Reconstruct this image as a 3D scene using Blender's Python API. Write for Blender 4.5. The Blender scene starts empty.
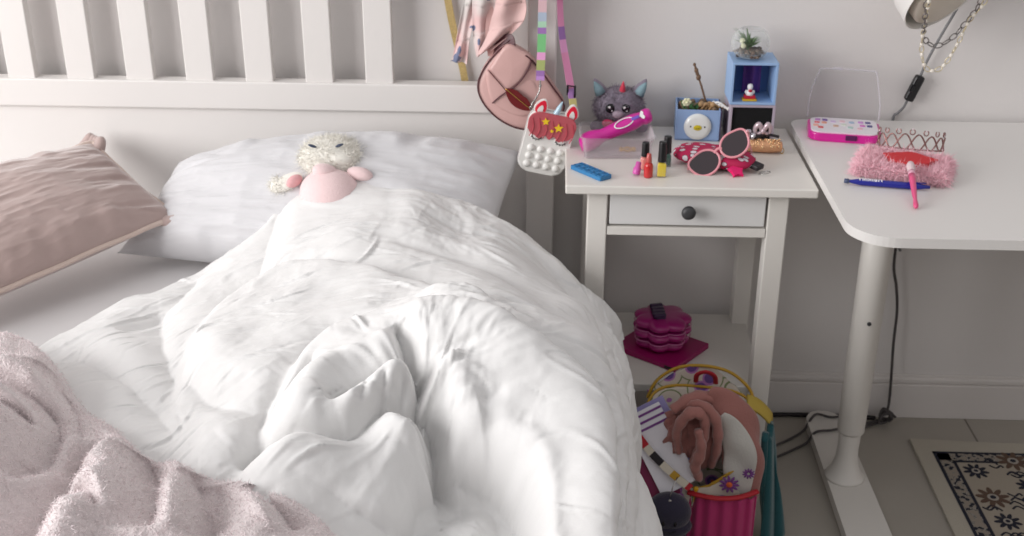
import bpy, bmesh, math, random
import numpy as np
from mathutils import Vector, Matrix, noise
PI = math.pi
random.seed(7)
S = bpy.context.scene
COL = S.collection
# ---------------------------------------------------------------- camera
cam_d = bpy.data.cameras.new('camera'); cam = bpy.data.objects.new('camera', cam_d); COL.objects.link(cam)
S.camera = cam
CY, CP, CR = -0.0365, 0.4342, 0.0054           # yaw, pitch down, roll
_f = Vector((math.sin(CY)*math.cos(CP), math.cos(CY)*math.cos(CP), -math.sin(CP)))
_r = Vector((math.cos(CY), -math.sin(CY), 0)); _u = _r.cross(_f)
_r2 = _r*math.cos(CR) + _u*math.sin(CR); _u2 = -_r*math.sin(CR) + _u*math.cos(CR)
M = Matrix((( _r2.x, _u2.x, -_f.x, -0.023), (_r2.y, _u2.y, -_f.y, -2.4071), (_r2.z, _u2.z, -_f.z, 1.4738), (0, 0, 0, 1)))
cam.matrix_world = M
cam_d.sensor_fit = 'HORIZONTAL'; cam_d.sensor_width = 36; cam_d.lens = 1185.5*36/1024
cam_d.clip_start = .05
cam_d.dof.use_dof = True; cam_d.dof.focus_distance = 1.62; cam_d.dof.aperture_fstop = 9.0
# ---------------------------------------------------------------- world and light
W = bpy.data.worlds.new('world'); S.world = W; W.use_nodes = True
_bg = W.node_tree.nodes['Background']; _bg.inputs[1].default_value = .66
_t = W.node_tree.nodes.new('ShaderNodeTexCoord'); _s = W.node_tree.nodes.new('ShaderNodeSeparateXYZ'); _rp = W.node_tree.nodes.new('ShaderNodeValToRGB')
_rp.color_ramp.elements[0].position = .0; _rp.color_ramp.elements[0].color = (.10, .097, .097, 1); _rp.color_ramp.elements[1].position = .75; _rp.color_ramp.elements[1].color = (1, .985, .995, 1)
_e = _rp.color_ramp.elements.new(.22); _e.color = (.42, .412, .418, 1)
W.node_tree.links.new(_t.outputs['Generated'], _s.inputs[0]); W.node_tree.links.new(_s.outputs['Z'], _rp.inputs[0]); W.node_tree.links.new(_rp.outputs[0], _bg.inputs[0])
def area(name, loc, target, sx, sy, power, color):
    l = bpy.data.lights.new(name, 'AREA'); l.shape = 'RECTANGLE'; l.size = sx; l.size_y = sy; l.energy = power; l.color = color
    o = bpy.data.objects.new(name, l); COL.objects.link(o); o.location = loc
    o.rotation_euler = (Vector(target)-Vector(loc)).to_track_quat('-Z', 'Y').to_euler()
    return o
area('window_daylight', (-3.2, -2.1, 1.75), (.1, -.4, .6), 2.5, 1.8, 128, (1, .985, .98))
S.view_settings.view_transform = 'Standard'; S.view_settings.look = 'None'
S.view_settings.gamma = 1; S.view_settings.use_curve_mapping = False
S.view_settings.exposure = 0.1
# ---------------------------------------------------------------- materials
def s2l(c):
    return tuple(((v/255)/12.92 if v/255 <= .04045 else ((v/255+.055)/1.055)**2.4) for v in c)
MATS = {}
def mat(name, rgb, rough=.5, metal=0, bump=0, bscale=100, var=0, vscale=8, trans=0, ior=1.45, sheen=0, coat=0, alpha=1, sub=0, detail=3, emit=None, spec=None):
    """plain principled material with optional noise bump and slight colour variation; rgb is sRGB 0-255"""
    if name in MATS: return MATS[name]
    m = bpy.data.materials.new(name); m.use_nodes = True; nt = m.node_tree; b = nt.nodes['Principled BSDF']
    c = (*s2l(rgb), 1)
    b.inputs['Base Color'].default_value = c; b.inputs['Roughness'].default_value = rough; b.inputs['Metallic'].default_value = metal
    b.inputs['IOR'].default_value = ior
    if spec is not None: b.inputs['Specular IOR Level'].default_value = spec
    if trans: b.inputs['Transmission Weight'].default_value = trans
    if sheen: b.inputs['Sheen Weight'].default_value = sheen; b.inputs['Sheen Roughness'].default_value = .5
    if coat: b.inputs['Coat Weight'].default_value = coat; b.inputs['Coat Roughness'].default_value = .1
    if sub: b.inputs['Subsurface Weight'].default_value = sub; b.inputs['Subsurface Radius'].default_value = (.01, .008, .008); b.inputs['Subsurface Scale'].default_value = 1
    if alpha < 1: b.inputs['Alpha'].default_value = alpha
    if bump or var:
        tc = nt.nodes.new('ShaderNodeTexCoord')
    if bump:
        n = nt.nodes.new('ShaderNodeTexNoise'); n.inputs['Scale'].default_value = bscale; n.inputs['Detail'].default_value = detail
        bp = nt.nodes.new('ShaderNodeBump'); bp.inputs['Strength'].default_value = bump; bp.inputs['Distance'].default_value = .002
        nt.links.new(tc.outputs['Object'], n.inputs['Vector']); nt.links.new(n.outputs['Fac'], bp.inputs['Height']); nt.links.new(bp.outputs['Normal'], b.inputs['Normal'])
    if var:
        n2 = nt.nodes.new('ShaderNodeTexNoise'); n2.inputs['Scale'].default_value = vscale; n2.inputs['Detail'].default_value = 4
        mx = nt.nodes.new('ShaderNodeMix'); mx.data_type = 'RGBA'
        mx.inputs['A'].default_value = tuple(v*(1-var) for v in c[:3])+(1,); mx.inputs['B'].default_value = tuple(min(1, v*(1+var)) for v in c[:3])+(1,)
        nt.links.new(tc.outputs['Object'], n2.inputs['Vector']); nt.links.new(n2.outputs['Fac'], mx.inputs['Factor']); nt.links.new(mx.outputs['Result'], b.inputs['Base Color'])
    MATS[name] = m
    return m
WHITE = mat('white_paint', (226, 223, 218), .38, bump=.05, bscale=60)
WALLM = mat('wall_paint', (225, 221, 219), .75, bump=.15, bscale=120)
# ---------------------------------------------------------------- mesh helpers
class MB:
    """collects shapes in one bmesh"""
    def __init__(s): s.bm = bmesh.new(); s.mi = 0
    def _f(s, vs):
        try: f = s.bm.faces.new(vs)
        except ValueError: return None
        f.material_index = s.mi; f.smooth = True
        return f
    def box(s, c, d, rot=None, bev=0, seg=2):
        g = bmesh.new(); bmesh.ops.create_cube(g, size=1)
        for v in g.verts: v.co = Vector((v.co.x*d[0], v.co.y*d[1], v.co.z*d[2]))
        if bev: bmesh.ops.bevel(g, geom=list(g.edges), offset=bev, segments=seg, profile=.5, affect='EDGES')
        s.add(g, Matrix.Translation(c) @ (rot.to_4x4() if rot else Matrix.Identity(4)), smooth=False)
        return s
    def add(s, g, m=None, smooth=True):
        vm = {}
        for v in g.verts: vm[v] = s.bm.verts.new(m @ v.co if m else v.co)
        for f in g.faces:
            nf = s._f([vm[v] for v in f.verts])
            if nf: nf.smooth = smooth
        g.free(); return s
    def hexa(s, p, bev=0):
        """eight corners: 4 bottom then 4 top"""
        g = bmesh.new(); v = [g.verts.new(q) for q in p]
        for a in ((3, 2, 1, 0), (4, 5, 6, 7), (0, 1, 5, 4), (1, 2, 6, 5), (2, 3, 7, 6), (3, 0, 4, 7)): g.faces.new([v[i] for i in a])
        if bev: bmesh.ops.bevel(g, geom=list(g.edges), offset=bev, segments=2, profile=.5, affect='EDGES')
        return s.add(g, smooth=False)
    def sphere(s, c, r, rot=None, u=24, v=14):
        g = bmesh.new(); bmesh.ops.create_uvsphere(g, u_segments=u, v_segments=v, radius=1)
        if not hasattr(r, '__len__'): r = (r, r, r)
        m = Matrix.Translation(c) @ (rot.to_4x4() if rot else Matrix.Identity(4)) @ Matrix.Diagonal((*r, 1))
        return s.add(g, m)
    def tube(s, pts, r, n=10, closed=False, cap=True, flat=None, up=None):
        """sweep; r a number or list; flat scales the second axis"""
        P = [Vector(p) for p in pts]; L = len(P)
        R = r if hasattr(r, '__len__') else [r]*L
        rings = []; prev = None
        for i in range(L):
            a = P[(i-1) % L] if (closed or i > 0) else P[i]; b = P[(i+1) % L] if (closed or i < L-1) else P[i]
            t = (b-a).normalized()
            if prev is None:
                x = Vector(up) if up else (Vector((0, 0, 1)) if abs(t.z) < .9 else Vector((1, 0, 0)))
            else: x = prev
            x = (x - t*x.dot(t)).normalized(); prev = x; y = t.cross(x)
            k = flat if flat else 1
            rings.append([s.bm.verts.new(P[i] + (x*math.cos(2*PI*j/n)*k + y*math.sin(2*PI*j/n))*R[i]) for j in range(n)])
        for i in range(L if closed else L-1):
            A, B = rings[i], rings[(i+1) % L]
            for j in range(n): s._f([A[j], A[(j+1) % n], B[(j+1) % n], B[j]])
        if cap and not closed: s._f(rings[0][::-1]); s._f(rings[-1])
        return s
    def lathe(s, prof, c=(0, 0, 0), n=32, rot=None):
        m = Matrix.Translation(c) @ (rot.to_4x4() if rot else Matrix.Identity(4)); rings = []
        for r, z in prof:
            if r < 1e-6: rings.append([s.bm.verts.new(m @ Vector((0, 0, z)))])
            else: rings.append([s.bm.verts.new(m @ Vector((r*math.cos(2*PI*j/n), r*math.sin(2*PI*j/n), z))) for j in range(n)])
        for A, B in zip(rings, rings[1:]):
            for j in range(n):
                if len(A) == 1 and len(B) == 1: continue
                if len(A) == 1: s._f([A[0], B[j], B[(j+1) % n]])
                elif len(B) == 1: s._f([A[j], A[(j+1) % n], B[0]])
                else: s._f([A[j], A[(j+1) % n], B[(j+1) % n], B[j]])
        return s
    def prism(s, out, z0, z1, m=None, bev=0, smooth=False):
        """extrude a 2D outline from z0 to z1"""
        g = bmesh.new(); a = [g.verts.new((x, y, z0)) for x, y in out]; b = [g.verts.new((x, y, z1)) for x, y in out]; n = len(out)
        g.faces.new(a[::-1]); g.faces.new(b)
        for i in range(n): g.faces.new([a[i], a[(i+1) % n], b[(i+1) % n], b[i]])
        if bev: bmesh.ops.bevel(g, geom=[e for e in g.edges if abs((e.verts[0].co-e.verts[1].co).z) < 1e-7], offset=bev, segments=2, profile=.5, affect='EDGES')
        return s.add(g, m, smooth=smooth)
    def grid(s, fn, nu, nv, closed_u=False, closed_v=False):
        V = [[s.bm.verts.new(fn(i/(nu if closed_u else nu-1), j/(nv if closed_v else nv-1))) for j in range(nv)] for i in range(nu)]
        for i in range(nu if closed_u else nu-1):
            for j in range(nv if closed_v else nv-1):
                s._f([V[i][j], V[(i+1) % nu][j], V[(i+1) % nu][(j+1) % nv], V[i][(j+1) % nv]])
        return s
    def build(s, name, m, parent=None, solid=0, sub=0, auto=None):
        bmesh.ops.remove_doubles(s.bm, verts=s.bm.verts, dist=1e-6)
        bmesh.ops.recalc_face_normals(s.bm, faces=s.bm.faces)
        me = bpy.data.meshes.new(name); s.bm.to_mesh(me); s.bm.free()
        for x in (m if isinstance(m, (list, tuple)) else [m]): me.materials.append(x)
        o = bpy.data.objects.new(name, me); COL.objects.link(o)
        if parent: o.parent = parent
        if solid:
            d = o.modifiers.new('thick', 'SOLIDIFY'); d.thickness = solid; d.offset = 0
        if sub:
            d = o.modifiers.new('sub', 'SUBSURF'); d.levels = sub; d.render_levels = sub
        return o
def tag(o, label=None, cat=None, group=None, kind=None):
    if label: o['label'] = label
    if cat: o['category'] = cat
    if group: o['group'] = group
    if kind: o['kind'] = kind
    return o
def thing(name, label, cat, loc=(0, 0, 0), rz=0, group=None, rot=None):
    o = bpy.data.objects.new(name, None); COL.objects.link(o); o.empty_display_size = .02
    o.location = loc; o.rotation_euler = rot if rot else (0, 0, rz)
    return tag(o, label, cat, group)
def place(o, loc, rot=(0, 0, 0)): o.location = loc; o.rotation_euler = rot; return o
def world_children(root):
    """the children were modelled in world coordinates: shift them under the root's own place"""
    bpy.context.view_layer.update()
    inv = root.matrix_world.inverted()
    for c in root.children:
        if c.get('_local'): continue
        c.matrix_parent_inverse = inv
def recentre(o, z=None):
    """move a mesh object's origin to the middle of its base"""
    me = o.data; a = np.empty(len(me.vertices)*3); me.vertices.foreach_get('co', a); a = a.reshape(-1, 3)
    c = np.array([(a[:, 0].min()+a[:, 0].max())/2, (a[:, 1].min()+a[:, 1].max())/2, a[:, 2].min()]); a -= c
    me.vertices.foreach_set('co', a.ravel()); me.update(); o.location = Vector(c)
    return o
def rrect(w, h, r, n=6):
    o = []
    for cx, cy, a0 in ((w/2-r, h/2-r, 0), (-w/2+r, h/2-r, PI/2), (-w/2+r, -h/2+r, PI), (w/2-r, -h/2+r, 1.5*PI)):
        for i in range(n+1):
            a = a0+PI/2*i/n; o.append((cx+r*math.cos(a), cy+r*math.sin(a)))
    return o
def smooth_path(pts, k=8, closed=False):
    """Catmull-Rom"""
    P = [Vector(p) for p in pts]; n = len(P); out = []
    for i in range(n if closed else n-1):
        p0 = P[(i-1) % n] if (closed or i) else P[0]; p1 = P[i]; p2 = P[(i+1) % n]; p3 = P[(i+2) % n] if (closed or i < n-2) else P[-1]
        for j in range(k):
            t = j/k
            out.append(.5*((2*p1)+(p2-p0)*t+(2*p0-5*p1+4*p2-p3)*t*t+(3*p1-p0-3*p2+p3)*t**3))
    if not closed: out.append(P[-1])
    return out
def star(n, r1, r2, a0=PI/2):
    return [((r1 if i % 2 == 0 else r2)*math.cos(a0+PI*i/n), (r1 if i % 2 == 0 else r2)*math.sin(a0+PI*i/n)) for i in range(2*n)]
# ---------------------------------------------------------------- the room
def struct(name, mb, m): return tag(mb.build(name, m), kind='structure')
struct('wall_back', MB().box((0, .06, 1.3), (6.4, .12, 2.6)), WALLM)
struct('wall_right', MB().box((3.26, -2.1, 1.3), (.12, 4.2, 2.6)), WALLM)
fm = mat('floor_planks', (168, 162, 153), .45, bump=.08, bscale=30, var=.06, vscale=6)
nt = fm.node_tree; b = nt.nodes['Principled BSDF']
tc = nt.nodes.new('ShaderNodeTexCoord'); br = nt.nodes.new('ShaderNodeTexBrick'); mp = nt.nodes.new('ShaderNodeMapping')
mp.inputs['Location'].default_value = (.255, .9, 0)
br.inputs['Scale'].default_value = 1; br.inputs['Brick Width'].default_value = 1.2; br.inputs['Row Height'].default_value = 1.2; br.inputs['Mortar Size'].default_value = .0025
br.offset = 0
old = b.inputs['Base Color'].links[0].from_socket
mx = nt.nodes.new('ShaderNodeMix'); mx.data_type = 'RGBA'; mx.inputs['B'].default_value = (*s2l((112, 106, 98)), 1)
nt.links.new(tc.outputs['Object'], mp.inputs['Vector']); nt.links.new(mp.outputs['Vector'], br.inputs['Vector'])
nt.links.new(br.outputs['Fac'], mx.inputs['Factor']); nt.links.new(old, mx.inputs['A']); nt.links.new(mx.outputs['Result'], b.inputs['Base Color'])
struct('floor', MB().box((0, -2, -.05), (6.6, 4.4, .1)), fm)
bb = MB(); bb.box((0, -.0075, .044), (6.38, .015, .088), bev=.002); bb.box((0, -.005, .0955), (6.38, .010, .015), bev=.004); bb.box((0, -.003, .105), (6.38, .006, .01), bev=.002)
struct('baseboard_back', bb, mat('baseboard_paint', (222, 217, 214), .45))
# ---------------------------------------------------------------- bed
BW = mat('bed_paint', (224, 220, 217), .42, bump=.04, bscale=40)
bed = thing('bed', 'white painted wooden double bed with tall slatted headboard against the wall', 'bed', (-.87, -.06, 0))
hp = MB(); hp.box((-.87, -.042, .59), (1.62, .022, .30), bev=.003); hp.build('headboard_panel', BW, bed)
ho = MB(); ho.box((-.87, -.045, .36), (1.62, .022, .19), bev=.003); ho.build('lower_panel', BW, bed)
hr = MB(); hr.box((-.87, -.045, .7645), (1.62, .036, .059), bev=.003); hr.build('headboard_rail', BW, bed)
hr = MB(); hr.box((-.87, -.045, 1.165), (1.62, .036, .07), bev=.004); hr.box((-.87, -.045, 1.206), (1.76, .06, .02), bev=.004); hr.build('top_rail', BW, bed)
for i in range(-4, 7):
    x = -1.1549+.124*i+.0285
    MB().box((x, -.045, .962), (.057, .022, .342), bev=.002).build('slat', BW, bed)
for x in (-.0505, -1.69):
    MB().box((x, -.045, .6), (.058, .058, 1.2), bev=.003).build('post', BW, bed)
for x in (-.046, -1.70):
    MB().box((x, -1.05, .27), (.022, 1.96, .15), bev=.003).build('side_rail', BW, bed)
MB().box((-.87, -2.03, .3), (1.70, .03, .3), bev=.003).build('footboard', BW, bed)
for x in (-.05, -1.69):
    MB().box((x, -2.03, .24), (.05, .05, .48), bev=.003).build('leg', BW, bed)
sl = MB()
for i in range(14): sl.box((-.87, -.18-.135*i, .215), (1.64, .07, .018), bev=.003)
sl.build('slatted_base', mat('pine', (196, 170, 130), .6), bed)
world_children(bed)
mt = MB(); sheet = mat('fitted_sheet', (214, 211, 211), .85, bump=.12, bscale=35, sheen=.2)
def rbox(mb, x0, x1, y0, y1, z0, z1, r, n=8):
    """mattress shape with round vertical corners and soft rims"""
    out = rrect(x1-x0, y1-y0, .07, 8); cx, cy = (x0+x1)/2, (y0+y1)/2; prof = []
    for k in range(n+1):
        a = PI/2*k/n; prof.append((r*(1-math.sin(a)) if 0 else r*(1-math.cos(a-PI/2)), z0+r-r*math.cos(a) if 0 else z0+r*(1-math.sin(PI/2-a)) ))
    ring = []
    P = [(r*(1-math.sin(PI/2*k/n)), z0+r*(1-math.cos(PI/2*k/n))) for k in range(n+1)]
    P += [(r*(1-math.cos(PI/2*k/n)), z1-r*(1-math.sin(PI/2*k/n))) for k in range(n+1)]
    for ins, z in P:
        sx, sy = 1-2*ins/(x1-x0), 1-2*ins/(y1-y0)
        ring.append([mb.bm.verts.new((cx+x*sx, cy+y*sy, z)) for x, y in out])
    m = len(out)
    for A, B in zip(ring, ring[1:]):
        for j in range(m): mb._f([A[j], A[(j+1) % m], B[(j+1) % m], B[j]])
    mb._f(ring[0][::-1]); mb._f(ring[-1])
rbox(mt, -1.685, -.065, -2.0, -.075, .232, .47, .035)
o = recentre(mt.build('mattress', sheet)); tag(o, 'mattress with light grey white fitted sheet on the bed frame', 'mattress')
# ---------------------------------------------------------------- soft sheets shaped on a fine grid
def seg_dist(X, Y, P):
    """distance to a polyline, side (+ left of travel) and position along it 0..1"""
    best = np.full(X.shape, 9.); side = np.zeros(X.shape); along = np.zeros(X.shape)
    P = [np.array(p[:2], float) for p in P]; L = [0]
    for a, b in zip(P, P[1:]): L.append(L[-1]+np.hypot(*(b-a)))
    for i, (a, b) in enumerate(zip(P, P[1:])):
        d = b-a; l2 = d@d+1e-12
        t = np.clip(((X-a[0])*d[0]+(Y-a[1])*d[1])/l2, 0, 1)
        qx, qy = a[0]+t*d[0], a[1]+t*d[1]; dd = np.hypot(X-qx, Y-qy); m = dd < best
        best = np.where(m, dd, best); side = np.where(m, np.sign(d[0]*(Y-a[1])-d[1]*(X-a[0])), side)
        along = np.where(m, (L[i]+t*(L[i+1]-L[i]))/L[-1], along)
    return best, side, along
def poly_sd(X, Y, P):
    """signed distance, positive inside a closed polygon"""
    d, _, _ = seg_dist(X, Y, P+[P[0]]); ins = np.zeros(X.shape, bool); n = len(P)
    for i in range(n):
        (x1, y1), (x2, y2) = P[i], P[(i+1) % n]
        c = ((y1 > Y) != (y2 > Y)) & (X < (x2-x1)*(Y-y1)/((y2-y1) if y2 != y1 else 1e-9)+x1)
        ins ^= c
    return np.where(ins, d, -d)
def cr2(P, k=6): return [tuple(p[:2]) for p in smooth_path([(a[0], a[1], 0) for a in P], k)]
def rbf(pts, X, Y, lam=2e-4):
    P = np.array(pts, float); n = len(P)
    def ph(r): return r**2*np.log(r+1e-6)
    D = np.hypot(P[:, None, 0]-P[None, :, 0], P[:, None, 1]-P[None, :, 1])
    A = np.zeros((n+3, n+3)); A[:n, :n] = ph(D)+lam*np.eye(n); A[:n, n] = 1; A[:n, n+1] = P[:, 0]; A[:n, n+2] = P[:, 1]; A[n:, :n] = A[:n, n:].T
    w = np.linalg.solve(A, np.r_[P[:, 2], 0, 0, 0]); Z = w[n]+w[n+1]*X+w[n+2]*Y
    for i in range(n): Z = Z+w[i]*ph(np.hypot(X-P[i, 0], Y-P[i, 1]))
    return Z
_rng = np.random.RandomState(3)
def vnoise(X, Y, sc, seed=0):
    """smooth value noise in -1..1"""
    r = np.random.RandomState(seed); T = r.rand(64, 64)*2-1
    u, v = X*sc+31.7, Y*sc+17.3; i, j = np.floor(u).astype(int), np.floor(v).astype(int); a, b = u-i, v-j
    a = a*a*a*(a*(a*6-15)+10); b = b*b*b*(b*(b*6-15)+10)
    g = lambda p, q: T[p % 64, q % 64]
    return (g(i, j)*(1-a)+g(i+1, j)*a)*(1-b)+(g(i, j+1)*(1-a)+g(i+1, j+1)*a)*b
def blur(A, n):
    for _ in range(n):
        A = np.pad(A, 1, mode='edge'); A = (A[:-2, 1:-1]+A[2:, 1:-1]+2*A[1:-1, 1:-1])/4
        A = np.pad(A, 1, mode='edge')[:, :]; A = (A[1:-1, :-2]+A[1:-1, 2:]+2*A[1:-1, 1:-1])/4
    return A
def strokes(X, Y, D, box, n, amp, wid, length, ang, seed, mask=None):
    """many short tapering wrinkles; ang(x, y) gives their direction"""
    r = np.random.RandomState(seed); H = np.zeros(X.shape)
    x0, x1, y0, y1 = box; dx = X[1, 0]-X[0, 0]; dy = Y[0, 1]-Y[0, 0]
    for _ in range(n):
        cx, cy = r.uniform(x0, x1), r.uniform(y0, y1); L = length*r.uniform(.4, 1.5); w = wid*r.uniform(.5, 1.6); a = ang(cx, cy)+r.normal(0, .35)
        A = amp*r.uniform(.3, 1.3)*(1 if r.rand() < .6 else -1); k = r.uniform(-6, 6)
        R = L+3*w; i0, i1 = int((cx-R-X[0, 0])/dx), int((cx+R-X[0, 0])/dx)+1; j0, j1 = int((cy-R-Y[0, 0])/dy), int((cy+R-Y[0, 0])/dy)+1
        i0, j0 = max(i0, 0), max(j0, 0)
        if i0 >= i1 or j0 >= j1: continue
        x, y = X[i0:i1, j0:j1]-cx, Y[i0:i1, j0:j1]-cy
        if x.size == 0: continue
        p = x*math.cos(a)+y*math.sin(a); q = -x*math.sin(a)+y*math.cos(a)+k*p*p
        e = np.clip(1-(p/L)**2, 0, 1)**1.5
        asym = np.where(q > 0, 1.0, .55)
        H[i0:i1, j0:j1] += A*e*(np.exp(-np.abs(q/(w*asym))**1.6)-.45*np.exp(-((q-1.5*w)/(1.3*w))**2))
    return H
def sheet_mesh(name, X, Y, P, keep, m, parent=None):
    """link a masked grid of points P (nx, ny, 3) as one mesh"""
    nx, ny = X.shape; idx = np.full((nx, ny), -1); 
    q = keep[:-1, :-1] & keep[1:, :-1] & keep[:-1, 1:] & keep[1:, 1:]
    used = np.zeros((nx, ny), bool); used[:-1, :-1] |= q; used[1:, :-1] |= q; used[:-1, 1:] |= q; used[1:, 1:] |= q
    idx[used] = np.arange(used.sum()); V = P[used]
    I, J = np.nonzero(q); F = np.stack([idx[I, J], idx[I+1, J], idx[I+1, J+1], idx[I, J+1]], 1)
    me = bpy.data.meshes.new(name); me.vertices.add(len(V)); me.vertices.foreach_set('co', V.astype(np.float32).ravel())
    me.loops.add(F.size); me.loops.foreach_set('vertex_index', F.astype(np.int32).ravel())
    me.polygons.add(len(F)); me.polygons.foreach_set('loop_start', np.arange(0, F.size, 4, dtype=np.int32)); me.polygons.foreach_set('loop_total', np.full(len(F), 4, np.int32))
    me.polygons.foreach_set('use_smooth', np.ones(len(F), bool)); me.update(calc_edges=True); me.validate()
    me.materials.append(m); o = bpy.data.objects.new(name, me); COL.objects.link(o)
    if parent: o.parent = parent
    return o
COTTON = mat('duvet_cotton', (222, 221, 220), .9, bump=.10, bscale=260, sheen=.25)
DUV_H = [(-.34,-.24,.672),(-.47,-.25,.675),(-.55,-.28,.64),(-.24,-.28,.645),(-.12,-.31,.615),(-.04,-.37,.575),(.03,-.5,.54),(-.3,-.45,.635),(-.27,-.6,.615),(-.7,-.4,.52),(-.8,-.55,.52),
 (-.6,-.5,.555),(-.5,-.6,.585),(-.7,-.75,.55),(-.85,-.7,.51),(-.5,-.85,.595),(-.26,-.72,.63),(-.2,-.86,.69),(-.07,-.92,.69),(-.08,-.985,.66),(.03,-1.0,.64),(-.44,-1.0,.60),(-.3,-.95,.65),
 (-.15,-1.08,.525),(-.3,-1.09,.595),(-.38,-1.2,.57),(-.1,-1.14,.49),(-.55,-1.05,.56),(.02,-1.12,.60),(.05,-1.3,.58),(-.2,-1.4,.48),(-.1,-.6,.61),(.0,-.75,.62),(-.7,-1.2,.5),(-.9,-1.0,.5)]
def duvet_base(X, Y): return rbf(DUV_H, X, Y, 1e-3)
# crease: points, depth, width on the left and on the right of travel
CR = [
 ([(-.442,-1.167),(-.416,-1.121),(-.407,-1.067),(-.409,-.97),(-.384,-.877),(-.324,-.813),(-.228,-.825),(-.146,-.862),(-.068,-.90),(-.002,-.945),(.042,-1.01),(.066,-1.11),(.075,-1.253),(.08,-1.4)], .014, .03, .02, .017),
 ([(-.564,-.955),(-.591,-.809),(-.591,-.648),(-.549,-.541),(-.466,-.52),(-.353,-.56),(-.229,-.65),(-.128,-.77),(-.03,-.88)], .008, .03, .025, .012),
 ([(-.361,-.945),(-.39,-.991),(-.401,-1.075),(-.4,-1.14)], .026, .022, .022, 0),
 ([(-.241,-.903),(-.226,-.936),(-.208,-.961),(-.195,-.98)], .026, .014, .012, .004),
 ([(-.196,-.968),(-.199,-1.006),(-.184,-1.034),(-.169,-1.059),(-.166,-1.10)], .052, .015, .019, -.003),
 ([(-.197,-.987),(-.24,-.994),(-.292,-1.023),(-.33,-1.064)], .034, .012, .022, 0),
 ([(-.165,-1.082),(-.133,-1.086),(-.092,-1.1),(-.071,-1.126),(-.055,-1.17),(-.04,-1.3)], .048, .013, .026, -.026),
 ([(-.436,-1.137),(-.4,-1.117),(-.358,-1.107),(-.291,-1.092),(-.24,-1.079),(-.197,-1.078),(-.167,-1.087)], .034, .016, .018, 0),
 ([(-.164,-1.082),(-.176,-1.108),(-.2,-1.139),(-.214,-1.20)], .030, .03, .014, .014),
 ([(-.447,-.294),(-.535,-.325),(-.546,-.424),(-.549,-.541)], .010, .02, .03, 0),
 ([(-.344,-.475),(-.222,-.512),(-.102,-.587),(-.001,-.75),(.075,-.95),(.115,-1.1),(.125,-1.27)], .010, .04, .05, .006),
 ([(-.257,-.401),(-.158,-.418),(-.06,-.434),(.025,-.5)], .009, .025, .04, 0),
 ([(-.10,-.36),(.03,-.50),(.10,-.70),(.15,-.95),(.17,-1.3)], .010, .03, .04, .004),
 ([(-.81,-.744),(-.681,-.853),(-.584,-.964),(-.532,-1.066)], .013, .025, .03, 0),
 ([(-.711,-.583),(-.632,-.791),(-.543,-.931),(-.487,-.989),(-.431,-1.021)], .018, .03, .04, 0),
 ([(-.669,-.464),(-.704,-.586),(-.748,-.664)], .010, .015, .03, 0),
 ([(-.184,-1.012),(-.138,-1.016),(-.101,-1.018)], .004, .008, .012, 0),
 ([(-.196,-.974),(-.159,-.968),(-.123,-.958)], .006, .010, .012, 0),
 ([(-.163,-1.067),(-.117,-1.057),(-.082,-1.042)], .005, .008, .014, 0),
 ([(-.143,-1.084),(-.089,-1.075),(-.044,-1.085)], .005, .010, .014, 0),
 ([(-.25,-1.00),(-.25,-1.03),(-.245,-1.06)], .008, .008, .010, 0), ([(-.275,-1.01),(-.285,-1.04)], .008, .008, .010, 0), ([(-.222,-.995),(-.222,-1.02),(-.215,-1.05)], .010, .007, .010, 0),
]
DUV_OUT = [(-.93,-.70),(-.885,-.62),(-.83,-.49),(-.76,-.41),(-.70,-.37),(-.63,-.35),(-.60,-.33),(-.585,-.27),(-.55,-.215),(-.48,-.19),(-.40,-.18),(-.34,-.185),(-.24,-.215),(-.12,-.275),(-.04,-.32),(.03,-.365),(.15,-.40),(.58,-.44),(.58,-1.9),(-.98,-1.9),(-.98,-.9)]
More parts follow.
